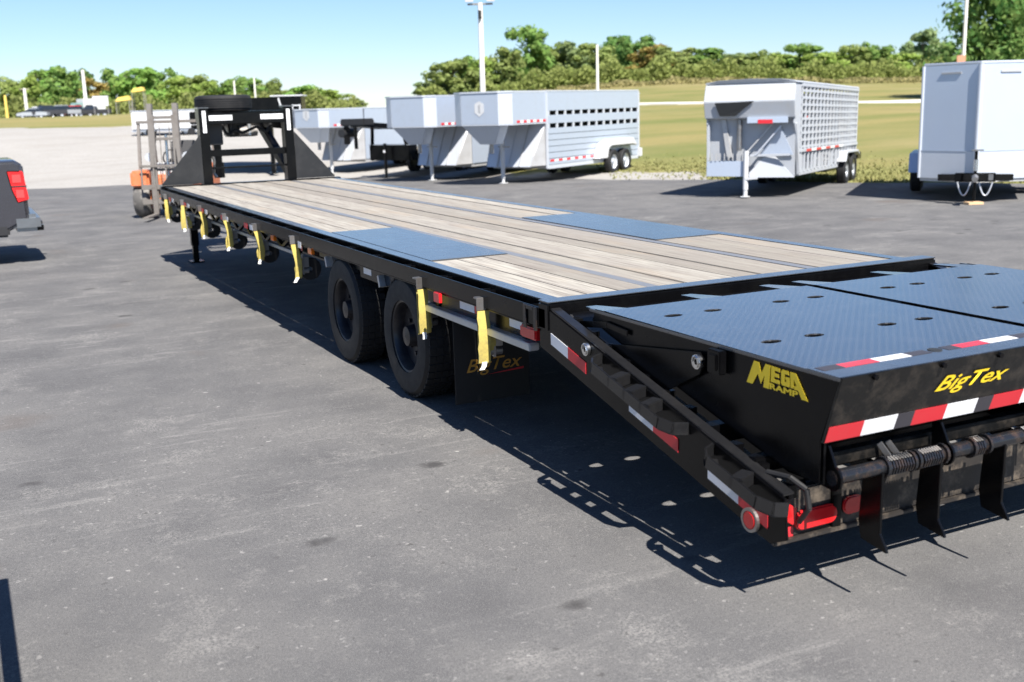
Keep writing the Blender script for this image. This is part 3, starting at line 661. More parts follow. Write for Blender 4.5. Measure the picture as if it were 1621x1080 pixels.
# ---- gooseneck
GY = 11.16
for sx in (-1, 1):
    a, b = sorted((.535*sx, .665*sx)); up_ = box('neck_upright', 'black', T, a, b, GY, GY+.2, .5, 1.93, .008)
    box('upright_cap', 'deck_steel', up_, a-.012, b+.012, GY-.01, GY+.21, 1.931, 1.95, .003)
    MB().box(a+.035 if sx > 0 else a+.045, b-.045 if sx > 0 else b-.035, GY-.0035, GY-.001, 1.60, 1.90).build('reflective_tape', 'tape_white', up_)
    MB().prism([(.53*sx, GY-.004, .906), (1.235*sx, GY-.004, .906), (1.235*sx, GY-.004, .925), (.64*sx, GY-.004, 1.60), (.53*sx, GY-.004, 1.60)], (0, .010, 0)).build('gusset_plate', 'sunlit_dusty_black', T, .001) if False else MB().prism([(.665*sx, GY+.005, .906), (1.235*sx, GY+.005, .906), (1.235*sx, GY+.005, .925), (.668*sx, GY+.005, 1.58)], (0, .010, 0)).build('gusset_plate', 'sunlit_dusty_black', T, .001)
    nb = MB().prism([(.60*sx-.05, GY+.2, 1.62), (.60*sx-.05, GY+.2, 1.88), (.18*sx-.05, GY+2.2, 1.90), (.18*sx-.05, GY+2.2, 1.70)], (.10, 0, 0)).build('neck_beam', 'black', T, .004)
    MB().bar((.6*sx, GY+.15, 1.0), (.42*sx, GY+.95, 1.70), .12, .10).build('neck_brace', 'black', T, .004)
box('neck_crossbeam', 'black', T, -.534, .534, GY+.02, GY+.14, 1.715, 1.865, .006)
for sx in (-1, 1):
    a, b = sorted((.20*sx, .525*sx)); MB().box(a, b, GY+.0165, GY+.019, 1.765, 1.835).build('reflective_tape', 'tape_white', T)
box('neck_rail', 'black', T, -.534, .534, GY+.04, GY+.11, 1.27, 1.36, .006)
box('neck_rail', 'black', T, -.534, .534, GY+.06, GY+.09, 1.095, 1.122, .002)
box('neck_end_beam', 'black', T, -.26, .26, GY+2.2, GY+2.34, 1.74, 1.97, .006)
MB().cyl((0, GY+2.1, 1.95), (0, GY+2.1, .95), .06, n=16).cyl((0, GY+2.1, 1.1), (0, GY+2.1, .86), .085, n=16).build('coupler', 'black', T, 0, True)
box('pump_box', 'black_dirty', T, -.16, .24, GY+.5, GY+.85, 1.52, 1.80, .02); MB().cyl((-.02, GY+.45, 1.60), (.24, GY+.45, 1.60), .075, n=16).build('hydraulic_reservoir', 'grey', T, .004, True)
MB().cyl((-.14, GY+.42, 1.56), (-.14, GY+.42, 1.72), .04).build('pump_motor', 'plastic', T, 0, True)
MB().cyl((.12, GY+.40, 1.54), (.12, GY+.40, 1.70), .03).build('pump_filter', 'galv', T, 0, True)
MB().tube([(-.30, GY+.3, 1.72), (-.26, GY+.28, 1.6), (-.2, GY+.3, 1.55), (-.12, GY+.3, 1.62), (.0, GY+.3, 1.58), (.2, GY+.3, 1.66), (.34, GY+.3, 1.58), (.42, GY+.3, 1.7)], .022, 6).build('hydraulic_hose', 'rubber', T, 0, True)
MB().box(-.50, -.30, GY+.25, GY+.75, 1.42, 1.75).bar((-.45, GY+.3, 1.45), (-.33, GY+.3, 1.62), .03, .03).build('battery_box', 'plastic', T, .01)
MB().tube([(-.50, GY+.3, 1.42), (-.47, GY+.3, 1.3), (-.44, GY+.3, 1.2), (-.46, GY+.3, 1.02), (-.42, GY+.3, .97)], .02).build('safety_chain', 'steel', T, 0, True)
sp = MB().lathe([(.24, -.10), (.33, -.115), (.385, -.10), (.40, -.06), (.40, .06), (.385, .10), (.33, .115), (.24, .10)], (-.20, GY+.52, 2.0), 'z', 40)
for k in range(5): sp.lathe([(.392, -.065+k*.03), (.407, -.065+k*.03), (.407, -.05+k*.03), (.392, -.05+k*.03)], (-.20, GY+.52, 2.0), 'z', 40)
st = sp.build('spare_tyre', 'rubber', T, 0, True)
MB().lathe([(.24, -.09), (.24, .09), (.20, .05), (.001, .045), (.001, .03), (.2, .03), (.22, -.09)], (-.20, GY+.52, 2.0), 'z', 24).build('rim', 'galv', st, 0, True)
for sx in (-1, 1):
    jx = .95*sx; j = box('jack_leg', 'black', T, jx-.05, jx+.05, 10.66, 10.76, .10, .80, .008); box('jack_inner_leg', 'black', j, jx-.038, jx+.038, 10.672, 10.748, -.11, .11, .004); box('jack_foot', 'black', j, jx-.09, jx+.09, 10.61, 10.81, -.128, -.108, .004)

# ---- yellow ratchet straps hanging from the near rail
places = ['first from the gooseneck', 'second from the gooseneck', 'third from the gooseneck, beside the jack leg', 'fourth from the gooseneck',
          'fifth from the gooseneck', 'sixth from the gooseneck, ahead of the front wheel', 'second from the rear, beside the rear wheel', 'rearmost, over the lettered mud flap']
for i, y in enumerate((10.54, 9.34, 8.26, 6.985, 5.685, 4.40, 1.57, .69)):
    random.seed(50+i); r = thing('ratchet_strap', (-1.305, y, .835), random.uniform(-.12, .12), 'yellow strap hanging on the deck rail, ' + places[i], 'strap', 'straps hanging on the deck rail')
    MB().box(-.030, .026, -.004, .004, -.075, -.01).box(-.030, .026, -.004, .05, -.014, -.004).build('hook_plate', 'steel', r, .002)
    def band(name, pts, w, mat, parent, th=.004):
        q = MB()
        for (xa, ya, za), (xb, yb, zb) in zip(pts, pts[1:]): q.prism([(xa-w/2, ya, za), (xa+w/2, ya, za), (xb+w/2, yb, zb), (xb-w/2, yb, zb)], (0, th, 0))
        return q.build(name, mat, parent)
    s1, s2 = random.uniform(-.012, .012), random.uniform(-.03, .01)
    ln = random.uniform(.33, .37) if i < 6 else (.35, .365)[i-6]
    tw = random.uniform(-.035, .035); bw = .056 if i < 6 else .068
    def loop(name, x0, top, bot, w, dx, yo):                       # a folded bight of webbing, front and back run
        n = 7; fr = [(x0+dx*math.sin(k/n*2.2)+random.uniform(-.004, .004), yo-.016-.012*math.sin(k/n*3.1), top+(bot-top)*k/n) for k in range(n+1)]
        bk = [(x0+.010+dx*math.sin(k/n*2.0), yo+.012, top+(bot+.012-top)*k/n) for k in range(n, -1, -1)]
        return band(name, fr+[(x0+dx*.8+.004, yo, bot-.008)]+bk, w, 'strap', r)
    loop('webbing', 0, -.075, -ln, bw, tw, 0)
    loop('webbing_tail', .044+random.uniform(-.006, .01), -.16-random.uniform(0, .06), -ln+random.uniform(-.02, .05), bw*.85, -tw*1.1, .03)
    band('end_tag', [(.0+tw*.6, -.022, -ln+.005), (.006+s2*.4, -.026, -ln-.018), (.01+s2, -.028, -ln-.036)], .028, 'tag', r)
    rt = MB().box(.066, .078, .005, .045, -ln+.02, -.16).box(.08, .12, .01, .04, -ln+.08, -ln+.17).cyl((.05, .03, -ln+.05), (.12, .03, -ln+.05), .022, n=10)
    rt.build('ratchet', 'steel' if i > 5 else 'grey', r, .002)
    if i < 6: MB().lathe([(.02, -.03), (.092, -.03), (.098, 0), (.092, .03), (.02, .03)], (.135, .06, -.30), 'y', 20).build('webbing_roll', 'rubber', r, 0, True)
# ================================================================== parked trailers behind
def lot_thing(name, u, v, rot, label, cat, group=None, sink=0.0):
    p_ = uvw(u, v); y = p_.y; t = v-edge_v(u)
    p_.z = (lot_z(y) if t < 0 else ground_h(u, v)) - sink
    return thing(name, p_, LOT_YAW+rot, label, cat, group)
def dressed_wheel(x, y, r, parent, s, w=.2, hub='alu_lt'):
    q = MB().lathe([(r*.62, -w*.4), (r*.62, w*.4), (r*.56, w*.3), (r*.5, w*.1*1), (.001, w*.16), (.001, -w*.1), (r*.5, -w*.1)], (0, 0, 0), 'x', 20)
    q.cyl((0, 0, 0), (s*w*.45, 0, 0), r*.2, n=12)
    o = q.build('wheel', hub, parent, 0, True); o.location = (x, y, r)
    MB().lathe([(r*.6, -w/2), (r*.9, -w*.52), (r, -w*.35), (r, w*.35), (r*.9, w*.52), (r*.6, w/2)], (0, 0, 0), 'x', 28).build('tyre', 'rubber', o, 0, True); return o
def tape_run(parent, p0, p1, n, h, out, first=0):
    p0 = Vector(p0); p1 = Vector(p1); out = Vector(out)
    for i in range(n):
        a = p0.lerp(p1, i/n); b = p0.lerp(p1, (i+.96)/n); up = Vector((0, 0, h))
        MB().prism([a, b, b+up, a+up], out).build('reflective_tape', ('tape_red', 'tape_white')[(i+first) % 2], parent)
STK = math.atan2(-.533, .846)
def stock_trailer(name, u, v, rot, label, full, W=1.86, L=5.9, top=2.48, NL=2.0, logo=True):
    r = lot_thing(name, u, v, rot, label, 'trailer', 'silver gooseneck trailers parked behind the flatbed')
    fl = .47; nb = 1.66
    box('floor_frame', 'alu_dark', r, -W+.01, -.01, 0.02, L, fl-.1, fl, .01)
    box('roof', 'alu_lt', r, -W-.02, .02, -.05, L+.03, top, top+.05, .015)
    if full:
        for xs in (0, -W):
            xa, xb = xs-.02, xs+.02
            nbd = 6; bh = (1.50-fl)/nbd
            for k in range(nbd): box('side_board', 'alu', r, xa, xb, .02, L-.06, fl+k*bh+.006, fl+(k+1)*bh-.006, .006)
            for zz in ((1.62, 1.85), (1.97, top)): box('side_board', 'alu', r, xa, xb, .02, L-.06, zz[0], zz[1], .006)
            for k in range(13):
                y = .03+k*(L-.12)/12
                for z0, z1 in ((1.494, 1.646), (1.834, 1.986)): xs < 0 or box('window_post', 'alu_lt', r, xs-.016, xs+.016, y, y+.10, z0, z1, 0)
        box('inner_wall', 'shade_dim', r, -W+.03, -W+.05, .05, L-.05, fl+.03, top-.01, 0); box('inner_ceiling', 'shade_dark', r, -W+.06, -.03, .05, L-.05, top-.03, top-.01, 0)  # dark liner surfaces paint interior shade behind the windows
        box('inner_floor', 'shade_dim', r, -W+.03, -.03, .05, L-.05, fl+.002, fl+.02, 0)
        box('rear_gate', 'shade_dim', r, -W+.03, -.03, L-.045, L-.02, fl, top-.01, 0); box('rear_post', 'alu_lt', r, -.06, .03, L-.05, L+.04, fl-.12, top, .01); box('rear_post', 'alu_lt', r, -W-.03, -W+.06, L-.05, L+.04, fl-.12, top, .01)
        box('front_post', 'alu_lt', r, -.03, .032, -.05, .015, fl-.1, top, .008)
        tape_run(r, (.023, 3.2, fl+.09), (.023, .1, fl+.09), 13, .06, (.003, 0, 0))
        box('sill', 'alu_lt', r, -.04, .03, 0, L, fl-.11, fl-.004, .006)
        # fender and wheels
        for xs in (0, -W):
            s = 1 if xs == 0 else -1; xc = xs+.13*s
            fx0, fx1 = sorted((xs+.03*s, xs+.27*s))
            MB().prism([(fx0, 2.65, .50), (fx0, 2.95, .95), (fx0, 3.35, 1.06), (fx0, 5.0, 1.06), (fx0, 5.25, .85), (fx0, 5.25, .80), (fx0, 4.98, .86), (fx0, 3.5, .86), (fx0, 3.3, .80), (fx0, 3.2, .50)], (fx1-fx0, 0, 0)).build('fender', 'white', r, .015)
            for y in (3.72, 4.55): dressed_wheel(xc, y, .37, r, s)
        box('rear_lamp_box', 'white', r, .0, .12, L-.1, L+.05, fl-.05, fl+.22, .01)
    else:
        for xs in (0, -W): box('side_wall', 'alu', r, xs-.02, xs+.02, .01, L, fl+.002, top-.002, .008)
        for xs in (0, -W):
            for y in (3.6, 4.45): dressed_wheel(xs-(.25 if xs == 0 else -.25), y, .37, r, 1)
        box('rear_wall', 'alu', r, -W+.03, -.03, L-.03, L, fl, top-.003, .01)
    # front wall below the nose, tapering inward
    MB().prism([(-.03, 0, fl), (-.03, 0, nb), (-W+.03, 0, nb), (-W+.03, 0, fl)], (0, .03, 0)).build('front_wall', 'alu_dark', r)
    MB().prism([(-.20, -.62, fl-.02), (-.10, -.06, nb), (-W+.10, -.06, nb), (-W+.20, -.62, fl-.02)], (0, .04, 0)).build('front_apron', 'alu_lt', r, .005)
    for k in range(1, 4): 
        f = k/4; xa = -.20+(-W+.4)*f; MB().bar((xa, -.635, fl), (-.10+(-W+.2)*f, -.075, nb-.02), .03, .02, (0, 1, 0)).build('apron_rib', 'alu_lt' if k == 2 else 'alu_dark', r)
    MB().prism([(-.20, -.62, fl), (-.10, -.06, nb), (-.03, -.005, nb), (-.03, -.005, fl)], (-.01, 0, 0)).build('apron_cheek', 'alu_dark', r); MB().prism([(-W+.20, -.62, fl), (-W+.10, -.06, nb), (-W+.03, -.005, nb), (-W+.03, -.005, fl)], (.01, 0, 0)).build('apron_cheek', 'alu_dark', r)
    # nose with chamfered corners
    c = .34; plan = [(0.0, -.03), (0.0, -NL+c*.6), (-c, -NL), (-W+c, -NL), (-W, -NL+c*.6), (-W, -.03)]
    mats = ['alu', 'alu_lt', 'alu', 'alu_lt', 'alu']; nm = ['nose_side', 'nose_corner', 'nose_front', 'nose_corner', 'nose_side']
    for i in range(5):
        (xa, ya), (xb, yb) = plan[i], plan[i+1]; d = Vector((xb-xa, yb-ya, 0)).normalized(); nrm = Vector((-d.y, d.x, 0)); 
        a = Vector((xa, ya, nb)); b = Vector((xb, yb, nb)); a += d*.004; b -= d*.004; up = Vector((0, 0, top-.004-nb)); ins = Vector((-W/2, -NL/2, 0))-(a+b)/2; ins.z = 0; nrm = nrm if nrm.dot(ins) > 0 else -nrm
        MB().prism([a, b, b+up, a+up], nrm*.03).build(nm[i], mats[i], r, .004)
    MB().prism([(x, y, nb-.03) for x, y in plan], (0, 0, .028)).build('nose_floor', 'alu_lt', r)
    MB().prism([(x*1.012, y*1.01, top) for x, y in plan], (0, 0, .045)).build('nose_roof', 'alu_lt', r)
    tape_run(r, (.003, -NL+.4, nb+.02), (.003, -.06, nb+.02), 9, .065, (.003, 0, 0))
    if logo:
        cx = -W/2; y = -NL-.004
        MB().prism([(cx-.15, y, 1.98), (cx-.15, y, 2.2), (cx, y, 2.27), (cx+.15, y, 2.2), (cx+.15, y, 1.98), (cx, y, 1.86)], (0, -.004, 0)).build('shield_emblem', 'white', r)
        MB().prism([(cx-.03, y-.005, 2.0), (cx-.03, y-.005, 2.16), (cx+.04, y-.005, 2.2), (cx+.04, y-.005, 1.96)], (0, -.003, 0)).build('emblem_mark', 'alu_dark', r)
    # wedge down to the coupler
    MB().prism([(-W/2-.62, -NL+.06, nb-.035), (-W/2+.62, -NL+.06, nb-.035), (-W/2+.24, -NL+.35, 1.12), (-W/2-.24, -NL+.35, 1.12)], (0, .42, 0)).build('neck_wedge', 'alu', r, .01)
    MB().cyl((-W/2, -NL+.55, 1.25), (-W/2, -NL+.55, .86), .06, n=12).build('coupler', 'steel', r, 0, True)
    j = MB().cyl((-W*.55, -.75, .15), (-W*.55, -.75, 1.45), .06, n=12).build('jack_leg', 'white', r, 0, True); box('jack_foot', 'white', j, -W*.55-.1, -W*.55+.1, -.85, -.65, .0, .02, .004); MB().cyl((-W*.55, -.75, .02), (-W*.55, -.75, .16), .045, n=12).build('jack_inner_leg', 'white', j, 0, True)
    MB().bar((-W*.55-.12, -.78, 1.02), (-W*.55+.25, -.78, 1.02), .03, .03).build('jack_crank', 'steel', j)
    return r
stock_trailer('livestock_trailer', 1.15, 31.3, STK, 'silver livestock gooseneck trailer with two rows of slat windows along its side', True)
stock_trailer('stock_trailer', -1.05, 34.3, STK, 'silver gooseneck trailer right behind the windowed livestock trailer, plain nose without an emblem', False, logo=False, top=2.5)
stock_trailer('stock_trailer', -5.05, 40.0, STK-.06, 'smaller silver gooseneck trailer with emblem on its nose, beside the black gooseneck trailer', False, top=2.24, W=1.8, NL=1.95)

# black gooseneck equipment trailer standing between the silver ones
r = lot_thing('equipment_trailer', -3.05, 36.6, STK, 'black gooseneck equipment trailer between two silver trailers, dark box across its neck', 'trailer')
for x in (-1.75, -.12):
    MB().bar((x, .0, .55), (x+(.18 if x < -1 else -.22), -.15, 1.62), .10, .12).build('neck_upright', 'black', r, .006)
box('neck_crossbeam', 'black', r, -1.62, -.33, -.22, -.08, 1.58, 1.72, .008); tape_run(r, (-1.15, -.224, 1.62), (-.35, -.224, 1.62), 4, .06, (0, -.003, 0), 1)
box('front_box', 'black', r, -1.78, -.10, -.10, .35, .55, 1.05, .02); box('box_lid', 'galv', r, -1.8, -.08, -.12, .37, 1.052, 1.075, .005)
box('deck_frame', 'black', r, -1.85, 0, .36, 6.0, .72, .86, .01); box('deck', 'wood', r, -1.8, -.05, .4, 5.95, .862, .9, .004)
MB().bar((-1.3, -.15, 1.66), (-1.15, -1.7, 1.78), .14, .16).bar((-.65, -.15, 1.66), (-.85, -1.7, 1.78), .14, .16).build('neck_beam', 'black', r, .008)
box('neck_toolbox', 'plastic', r, -1.6, -.6, -1.75, -1.2, 1.72, 1.95, .04); MB().cyl((-1.55, -1.75, 1.5), (-1.55, -1.15, 1.5), .14, n=16).build('hydraulic_tank', 'plastic', r, 0, True)
MB().cyl((-1.0, -1.7, 1.72), (-1.0, -1.7, 1.0), .06, n=12).build('coupler', 'black', r, 0, True); MB().bar((-1.45, -1.6, 1.7), (-1.7, -1.3, 1.15), .2, .1).build('hose_guard', 'plastic', r, .02)
j = MB().cyl((-.95, -.3, .15), (-.95, -.3, 1.12), .05, n=12).build('jack_leg', 'black', r, 0, True); box('jack_foot', 'black', j, -1.05, -.85, -.4, -.2, 0, .02, .003); MB().cyl((-.95, -.3, .02), (-.95, -.3, .16), .04).build('jack_inner_leg', 'black', j); box('jack_tag', 'tape_white', j, -.99, -.91, -.356, -.352, .82, .9, 0)
for x, hb in ((-1.95, 'rim'), (.1, 'alu_lt')):
    for y in (2.6, 3.5): dressed_wheel(x, y, .38, r, 1 if x > 0 else -1, hub=hb)
box('axle_frame', 'black', r, -1.7, -.15, 2.4, 3.8, .45, .71, .01)

# white stock trailer on the right
r = lot_thing('stock_trailer', 6.41, 23.69, math.atan2(-.464, .886), 'white open-slatted stock trailer with gooseneck nose, standing alone before the field', 'trailer')
r.rotation_euler.x = R_(-1.0)
W5, L5, f5, t5 = 1.84, 5.5, .50, 2.30
box('floor_frame', 'white_rough', r, -W5, 0, -.8, L5, f5-.08, f5, .01)
for xs in (0, -W5):
    for k in range(18):
        y = -.72+k*(L5+.64)/17; box('side_post', 'white_rough', r, xs-.02, xs+.025, y, y+.045, f5, t5, .004)
    for k in range(9):
        z = .98+k*.143; box('side_slat', 'white_rough', r, xs-.012, xs+.012, -.72, L5, z, z+.055, .003)
    box('top_rail', 'white_rough', r, xs-.03, xs+.03, -.74, L5+.02, t5-.07, t5, .006); box('middle_rail', 'white_rough', r, xs-.03, xs+.04, -.74, L5, .90, .965, .006)
MB().prism([(-W5-.03, -1.30, t5+.002), (-W5-.02, -1.30, t5+.04), (-W5*.85, -1.34, t5+.085), (-W5*.5, -1.36, t5+.10), (-W5*.15, -1.34, t5+.085), (.02, -1.30, t5+.04), (.03, -1.30, t5+.002)], (0, L5+1.32, 0)).build('roof', 'white_rough', r, .01)
MB().prism([(-W5-.02, -1.32, 1.62), (-W5-.02, -1.42, 1.95), (-W5-.02, -1.30, t5), (-W5-.02, -1.25, 1.60)], (W5+.04, 0, 0)).build('nose_front', 'white_rough', r, .01)
for xs in (0, -W5):
    MB().prism([(xs, -1.27, 1.50), (xs, -1.27, t5-.001), (xs, -.75, t5-.001), (xs, -.75, .45), (xs, -.86, .45), (xs, -1.05, 1.2)], (-.03 if xs == 0 else .03, 0, 0)).build('nose_side', 'white_rough', r, .004)
MB().prism([(-.03, -1.02, .42), (-.03, -1.16, 1.60), (-W5+.03, -1.16, 1.60), (-W5+.03, -1.02, .42)], (0, .03, 0)).build('front_wall', 'white_rough', r)
MB().prism([(-W5, -1.22, .42), (-W5*.52, -1.26, .42), (-W5*.52, -1.26, .74), (-W5, -1.22, .74)], (0, .03, 0)).build('lower_panel', 'skin', r, .004)  # white panel given a bluish colour for the shade on it
MB().prism([(-W5, -1.22, .745), (-W5+.06, -1.22, .745), (-W5+.06, -1.25, 1.55), (-W5, -1.25, 1.55)], (0, .04, 0)).build('corner_post', 'white_rough', r, .004)
MB().prism([(-.02, -1.08, .40), (-W5*.50, -1.24, .40), (-W5*.50, -1.24, .50), (-W5*.34, -1.15, .84), (-.42, -1.12, .84)], (0, .03, 0)).build('lower_gusset', 'white_rough', r, .004)
MB().prism([(-.30, -1.175, 1.42), (-.74, -1.12, .86), (-.04, -1.12, .86)], (0, .02, 0)).build('shaded_panel', 'skin', r)  # bluish colour holds the shade of this panel
MB().bar((-.03, -1.15, 1.5), (-.03, -.80, .45), .10, .06).build('corner_brace', 'white_rough', r, .004)
MB().bar((-.45, -1.20, 1.50), (-1.02, -1.20, .88), .03, .03).build('diagonal_brace', 'alu_dark', r, .002)
MB().bar((-.28, -1.22, 1.45), (-.80, -1.22, .85), .07, .03).build('diagonal_brace', 'alu_lt', r, .002)
MB().bar((-W5*.5, -1.2, .85), (-.1, -1.2, .87), .05, .05).build('cross_brace', 'white_rough', r, .004)
MB().bar((-.95, -1.34, 1.57), (-.12, -1.34, 1.57), .06, .12).build('cross_brace', 'skin', r, .004)  # bar in blue shade, the shade put into its colour
MB().prism([(-1.62, -1.430, 1.93), (-.80, -1.430, 1.95), (-1.02, -1.39, 1.80), (-1.20, -1.36, 1.66), (-1.52, -1.36, 1.66)], (0, -.02, 0)).build('nose_recess_shade', 'shade_dark', r)  # dark slab painted in for the shaded recess of the nose
MB().bar((-1.50, -1.15, 1.6), (-1.36, -1.15, .80), .09, .1).build('neck_post', 'alu_dark', r, .004); MB().cyl((-1.15, -1.2, 1.58), (-1.15, -1.2, .95), .05).build('coupler', 'steel', r, 0, True)
for k in range(9): MB().bar((-W5+.12+k*.09, -1.24, .75), (-W5+.12+k*.09, -1.24, .90), .02, .02).build('vent_bar', 'alu_dark', r)
box('reflective_tape', 'tape_red', r, -.72, -.42, -1.384, -1.378, 1.50, 1.58, 0); box('reflective_tape', 'tape_red', r, .003, .007, -.35, -.12, 1.56, 1.64, 0)
tape_run(r, (.041, -.3, .905), (.041, 3.6, .905), 8, .05, (.003, 0, 0))
for k in range(7): MB().bar((-.01, -.5+k*.6, .52), (-.01, -.5+k*.6, .90), .03, .03).build('lower_post', 'white_rough', r)
j = MB().cyl((-.98, -1.28, .15), (-.98, -1.28, .95), .055, n=12).build('jack_leg', 'white', r, 0, True); box('jack_foot', 'white', j, -1.06, -.9, -1.36, -1.20, 0, .02, .003); MB().cyl((-.98, -1.28, .02), (-.98, -1.28, .16), .045).build('jack_inner_leg', 'white', j, 0, True); MB().bar((-.98, -1.32, .38), (-.72, -1.32, .40), .03, .05).build('jack_crank', 'white', j)
for xs in (0, -W5):
    s = 1 if xs == 0 else -1
    for y in (3.65, 4.48): dressed_wheel(xs+.06*s, y, .37, r, s, hub='galv')
    a, b = sorted((xs-.02*s, xs+.2*s)); MB().prism([(a, 3.2, .55), (a, 3.35, .80), (a, 4.8, .80), (a, 4.95, .70), (a, 4.95, .66), (a, 4.75, .75), (a, 3.4, .75), (a, 3.26, .55)], (b-a, 0, 0)).build('fender', 'white_rough', r, .01)
box('axle_frame', 'black', r, -W5+.3, -.3, 3.4, 4.8, .30, .41, .01); box('rear_step', 'black', r, .03, .12, L5-.35, L5+.12, .55, .72, .01)
box('rear_wall', 'white_rough', r, -W5+.03, -.03, L5-.03, L5-.005, f5, t5-.08, .006)

# enclosed cargo trailer at the right edge of the lot
r = lot_thing('cargo_trailer', 8.50, 20.1, math.atan2(-.39, .92), 'tall silver enclosed cargo trailer with V nose, bright diamond-plate foot and white chains', 'trailer')
hw, zb, zt, vn = .99, .42, 2.47, .62
plan = [(0, 0), (hw, vn), (hw, 5.2), (-hw, 5.2), (-hw, vn)]
MB().prism([(x, y, zt) for x, y in plan], (0, 0, .05)).build('roof', 'alu_lt', r, .012)
MB().prism([(x*.98, y+.02, zb-.06) for x, y in plan], (0, 0, .06)).build('floor_frame', 'alu_dark', r)
for i in range(5):
    (xa, ya), (xb, yb) = plan[i], plan[(i+1) % 5]; a = Vector((xa, ya, zb)); b = Vector((xb, yb, zb)); d = (b-a).normalized(); n_ = Vector((-d.y, d.x, 0))
    up = Vector((0, 0, zt-zb-.002))
    MB().prism([a+d*.01, b-d*.01, b-d*.01+up, a+d*.01+up], n_*.03).build('nose_panel' if i in (0, 4) else ('rear_wall' if i == 2 else 'side_wall'), 'skin', r, .002)
    hg = Vector((0, 0, .50)); o_ = -n_*.006
    MB().prism([a+d*.02+o_, b-d*.02+o_, b-d*.02+o_+hg, a+d*.02+o_+hg], n_*.005).build('stone_guard', 'alu_lt' if i in (0, 4) else 'alu', r)
    MB().prism([a+d*.02+o_+hg, b-d*.02+o_+hg, b-d*.02+o_+hg*1.03, a+d*.02+o_+hg*1.03], n_*-.006).build('guard_trim', 'alu', r)
for x, y in plan[:2]+plan[4:]: MB().cyl((x, y, zb), (x, y, zt), .05 if x == 0 else .03, n=14).build('corner_trim', 'alu_lt', r, 0, True)
for i in (0, 4):
    (xa, ya), (xb, yb) = ((0, 0), (hw, vn)) if i == 0 else ((0, 0), (-hw, vn)); a = Vector((xa, ya, 0)); b = Vector((xb, yb, 0)); d = (b-a).normalized(); o_ = Vector((d.y, -d.x, 0)) if i == 0 else Vector((-d.y, d.x, 0))
    m_ = (a+b)/2+o_*.012; MB().bar(m_-d*.2+Vector((0, 0, 2.33)), m_+d*.2+Vector((0, 0, 2.33)), .02, .03).build('marker_lamp', 'alu_dark', r)
MB().bar((0, -.55, .50), (-.62, .35, .44), .07, .12).bar((0, -.55, .50), (.62, .35, .44), .07, .12).build('drawbar', 'black', r, .006); box('coupler_crossbar', 'black', r, -.34, .34, -.28, -.20, .40, .56, .01); box('drawbar_plate', 'steel', r, .06, .30, -.29, -.285, .43, .54, 0)
MB().cyl((0, -.52, .50), (0, -.85, .48), .06, .05).build('coupler', 'steel', r, 0, True)
j = MB().cyl((0, -.32, .06), (0, -.32, .95), .028, n=12).build('jack_leg', 'black', r, 0, True); MB().cyl((0, -.32, .60), (0, -.32, .80), .04).build('jack_collar', 'chrome', j, 0, True); MB().bar((-.08, -.32, .965), (.12, -.32, .965), .025, .025).build('jack_crank', 'steel', j)
for sx in (-1, 1):
    pts = [(sx*(.18+.0*k)+(k-4)*.028, -.30, .40-.24*(1-((k-4)/4)**2)) for k in range(9)]
    MB().tube(pts, .013, 6).build('safety_chain', 'alu_lt', r, 0, True)
for sx in (-1, 1):
    for y in (2.6, 3.45): dressed_wheel(sx*(hw+.14), y, .36, r, sx)
    xa, xb = sorted((sx*(hw+.005), sx*(hw+.27))); MB().prism([(xa, 2.0, .42), (xa, 2.2, .80), (xa, 3.85, .80), (xa, 4.05, .42), (xa, 4.0, .42), (xa, 3.8, .75), (xa, 2.25, .75), (xa, 2.05, .42)], (xb-xa, 0, 0)).build('fender', 'skin', r, .01)
jb = MB().box(-.14, .14, -.10, .10, 0, .045).build('wood_block', 'block', None, .004)
cw = r.matrix_basis @ Vector((0, -.32, 0)); jb.location = (cw.x, cw.y, lot_z(cw.y)+.001); jb.rotation_euler = (0, 0, LOT_YAW-.4+.5); tag(jb, 'short pine block under the jack of the enclosed cargo trailer', 'wood block')

MT['mast'] = P('greasy_mast_steel', (.22, .20, .18), .5, metal=.3, dirt=(.10, .075, .06), dirt_amt=.6, dirt_scale=6)
MT['dusty_tyre'] = P('dusty_forklift_tyre', (.10, .095, .09), .85, dirt=(.4, .37, .34), dirt_amt=.8, dirt_scale=4)
# forklift behind the gooseneck
r = lot_thing('forklift', -7.02, 23.0, .05, 'faded orange and grey forklift with tall mast beside the gooseneck neck', 'forklift')
for x in (-.27, .25):
    m = MB(); m.bar((x, -.08, .12), (x, .06, 2.33), .105, .13, (0, 1, 0)).bar((x+.06*(1 if x < 0 else -1), -.13, .2), (x+.06*(1 if x < 0 else -1), 0, 2.1), .04, .07, (0, 1, 0)); m.build('mast_rail', 'mast', r, .006)
for z in (.45, 1.0, 1.62, 2.05): MB().bar((-.27, -.09+z*.06, z), (.25, -.09+z*.06, z), .05, .06).build('mast_crossbar', 'mast', r, .004)
MB().cyl((0, .02, .2), (0, .1, 1.7), .03, n=10).build('lift_cylinder', 'chrome', r, 0, True)
for x in (-.1, .1): MB().cyl((x, -.05, .3), (x, .03, 1.9), .01, n=6).build('lift_chain', 'mast', r)
for z in (.30, .60): MB().box(-.52, .52, -.17, -.12, z, z+.10).build('carriage_bar', 'mast', r, .005)
for x in (-.30, .22): MB().box(x, x+.10, -1.05, -.18, .08, .115).box(x, x+.10, -.22, -.175, .08, .70).build('fork', 'mast', r, .004)
for x in (-.50, -.25, 0, .25, .48): MB().bar((x, -.15, .7), (x, -.12, 1.05), .03, .03).build('load_guard_bar', 'mast', r)
box('load_guard_rail', 'mast', r, -.53, .53, -.15, -.11, 1.05, 1.10, .004)
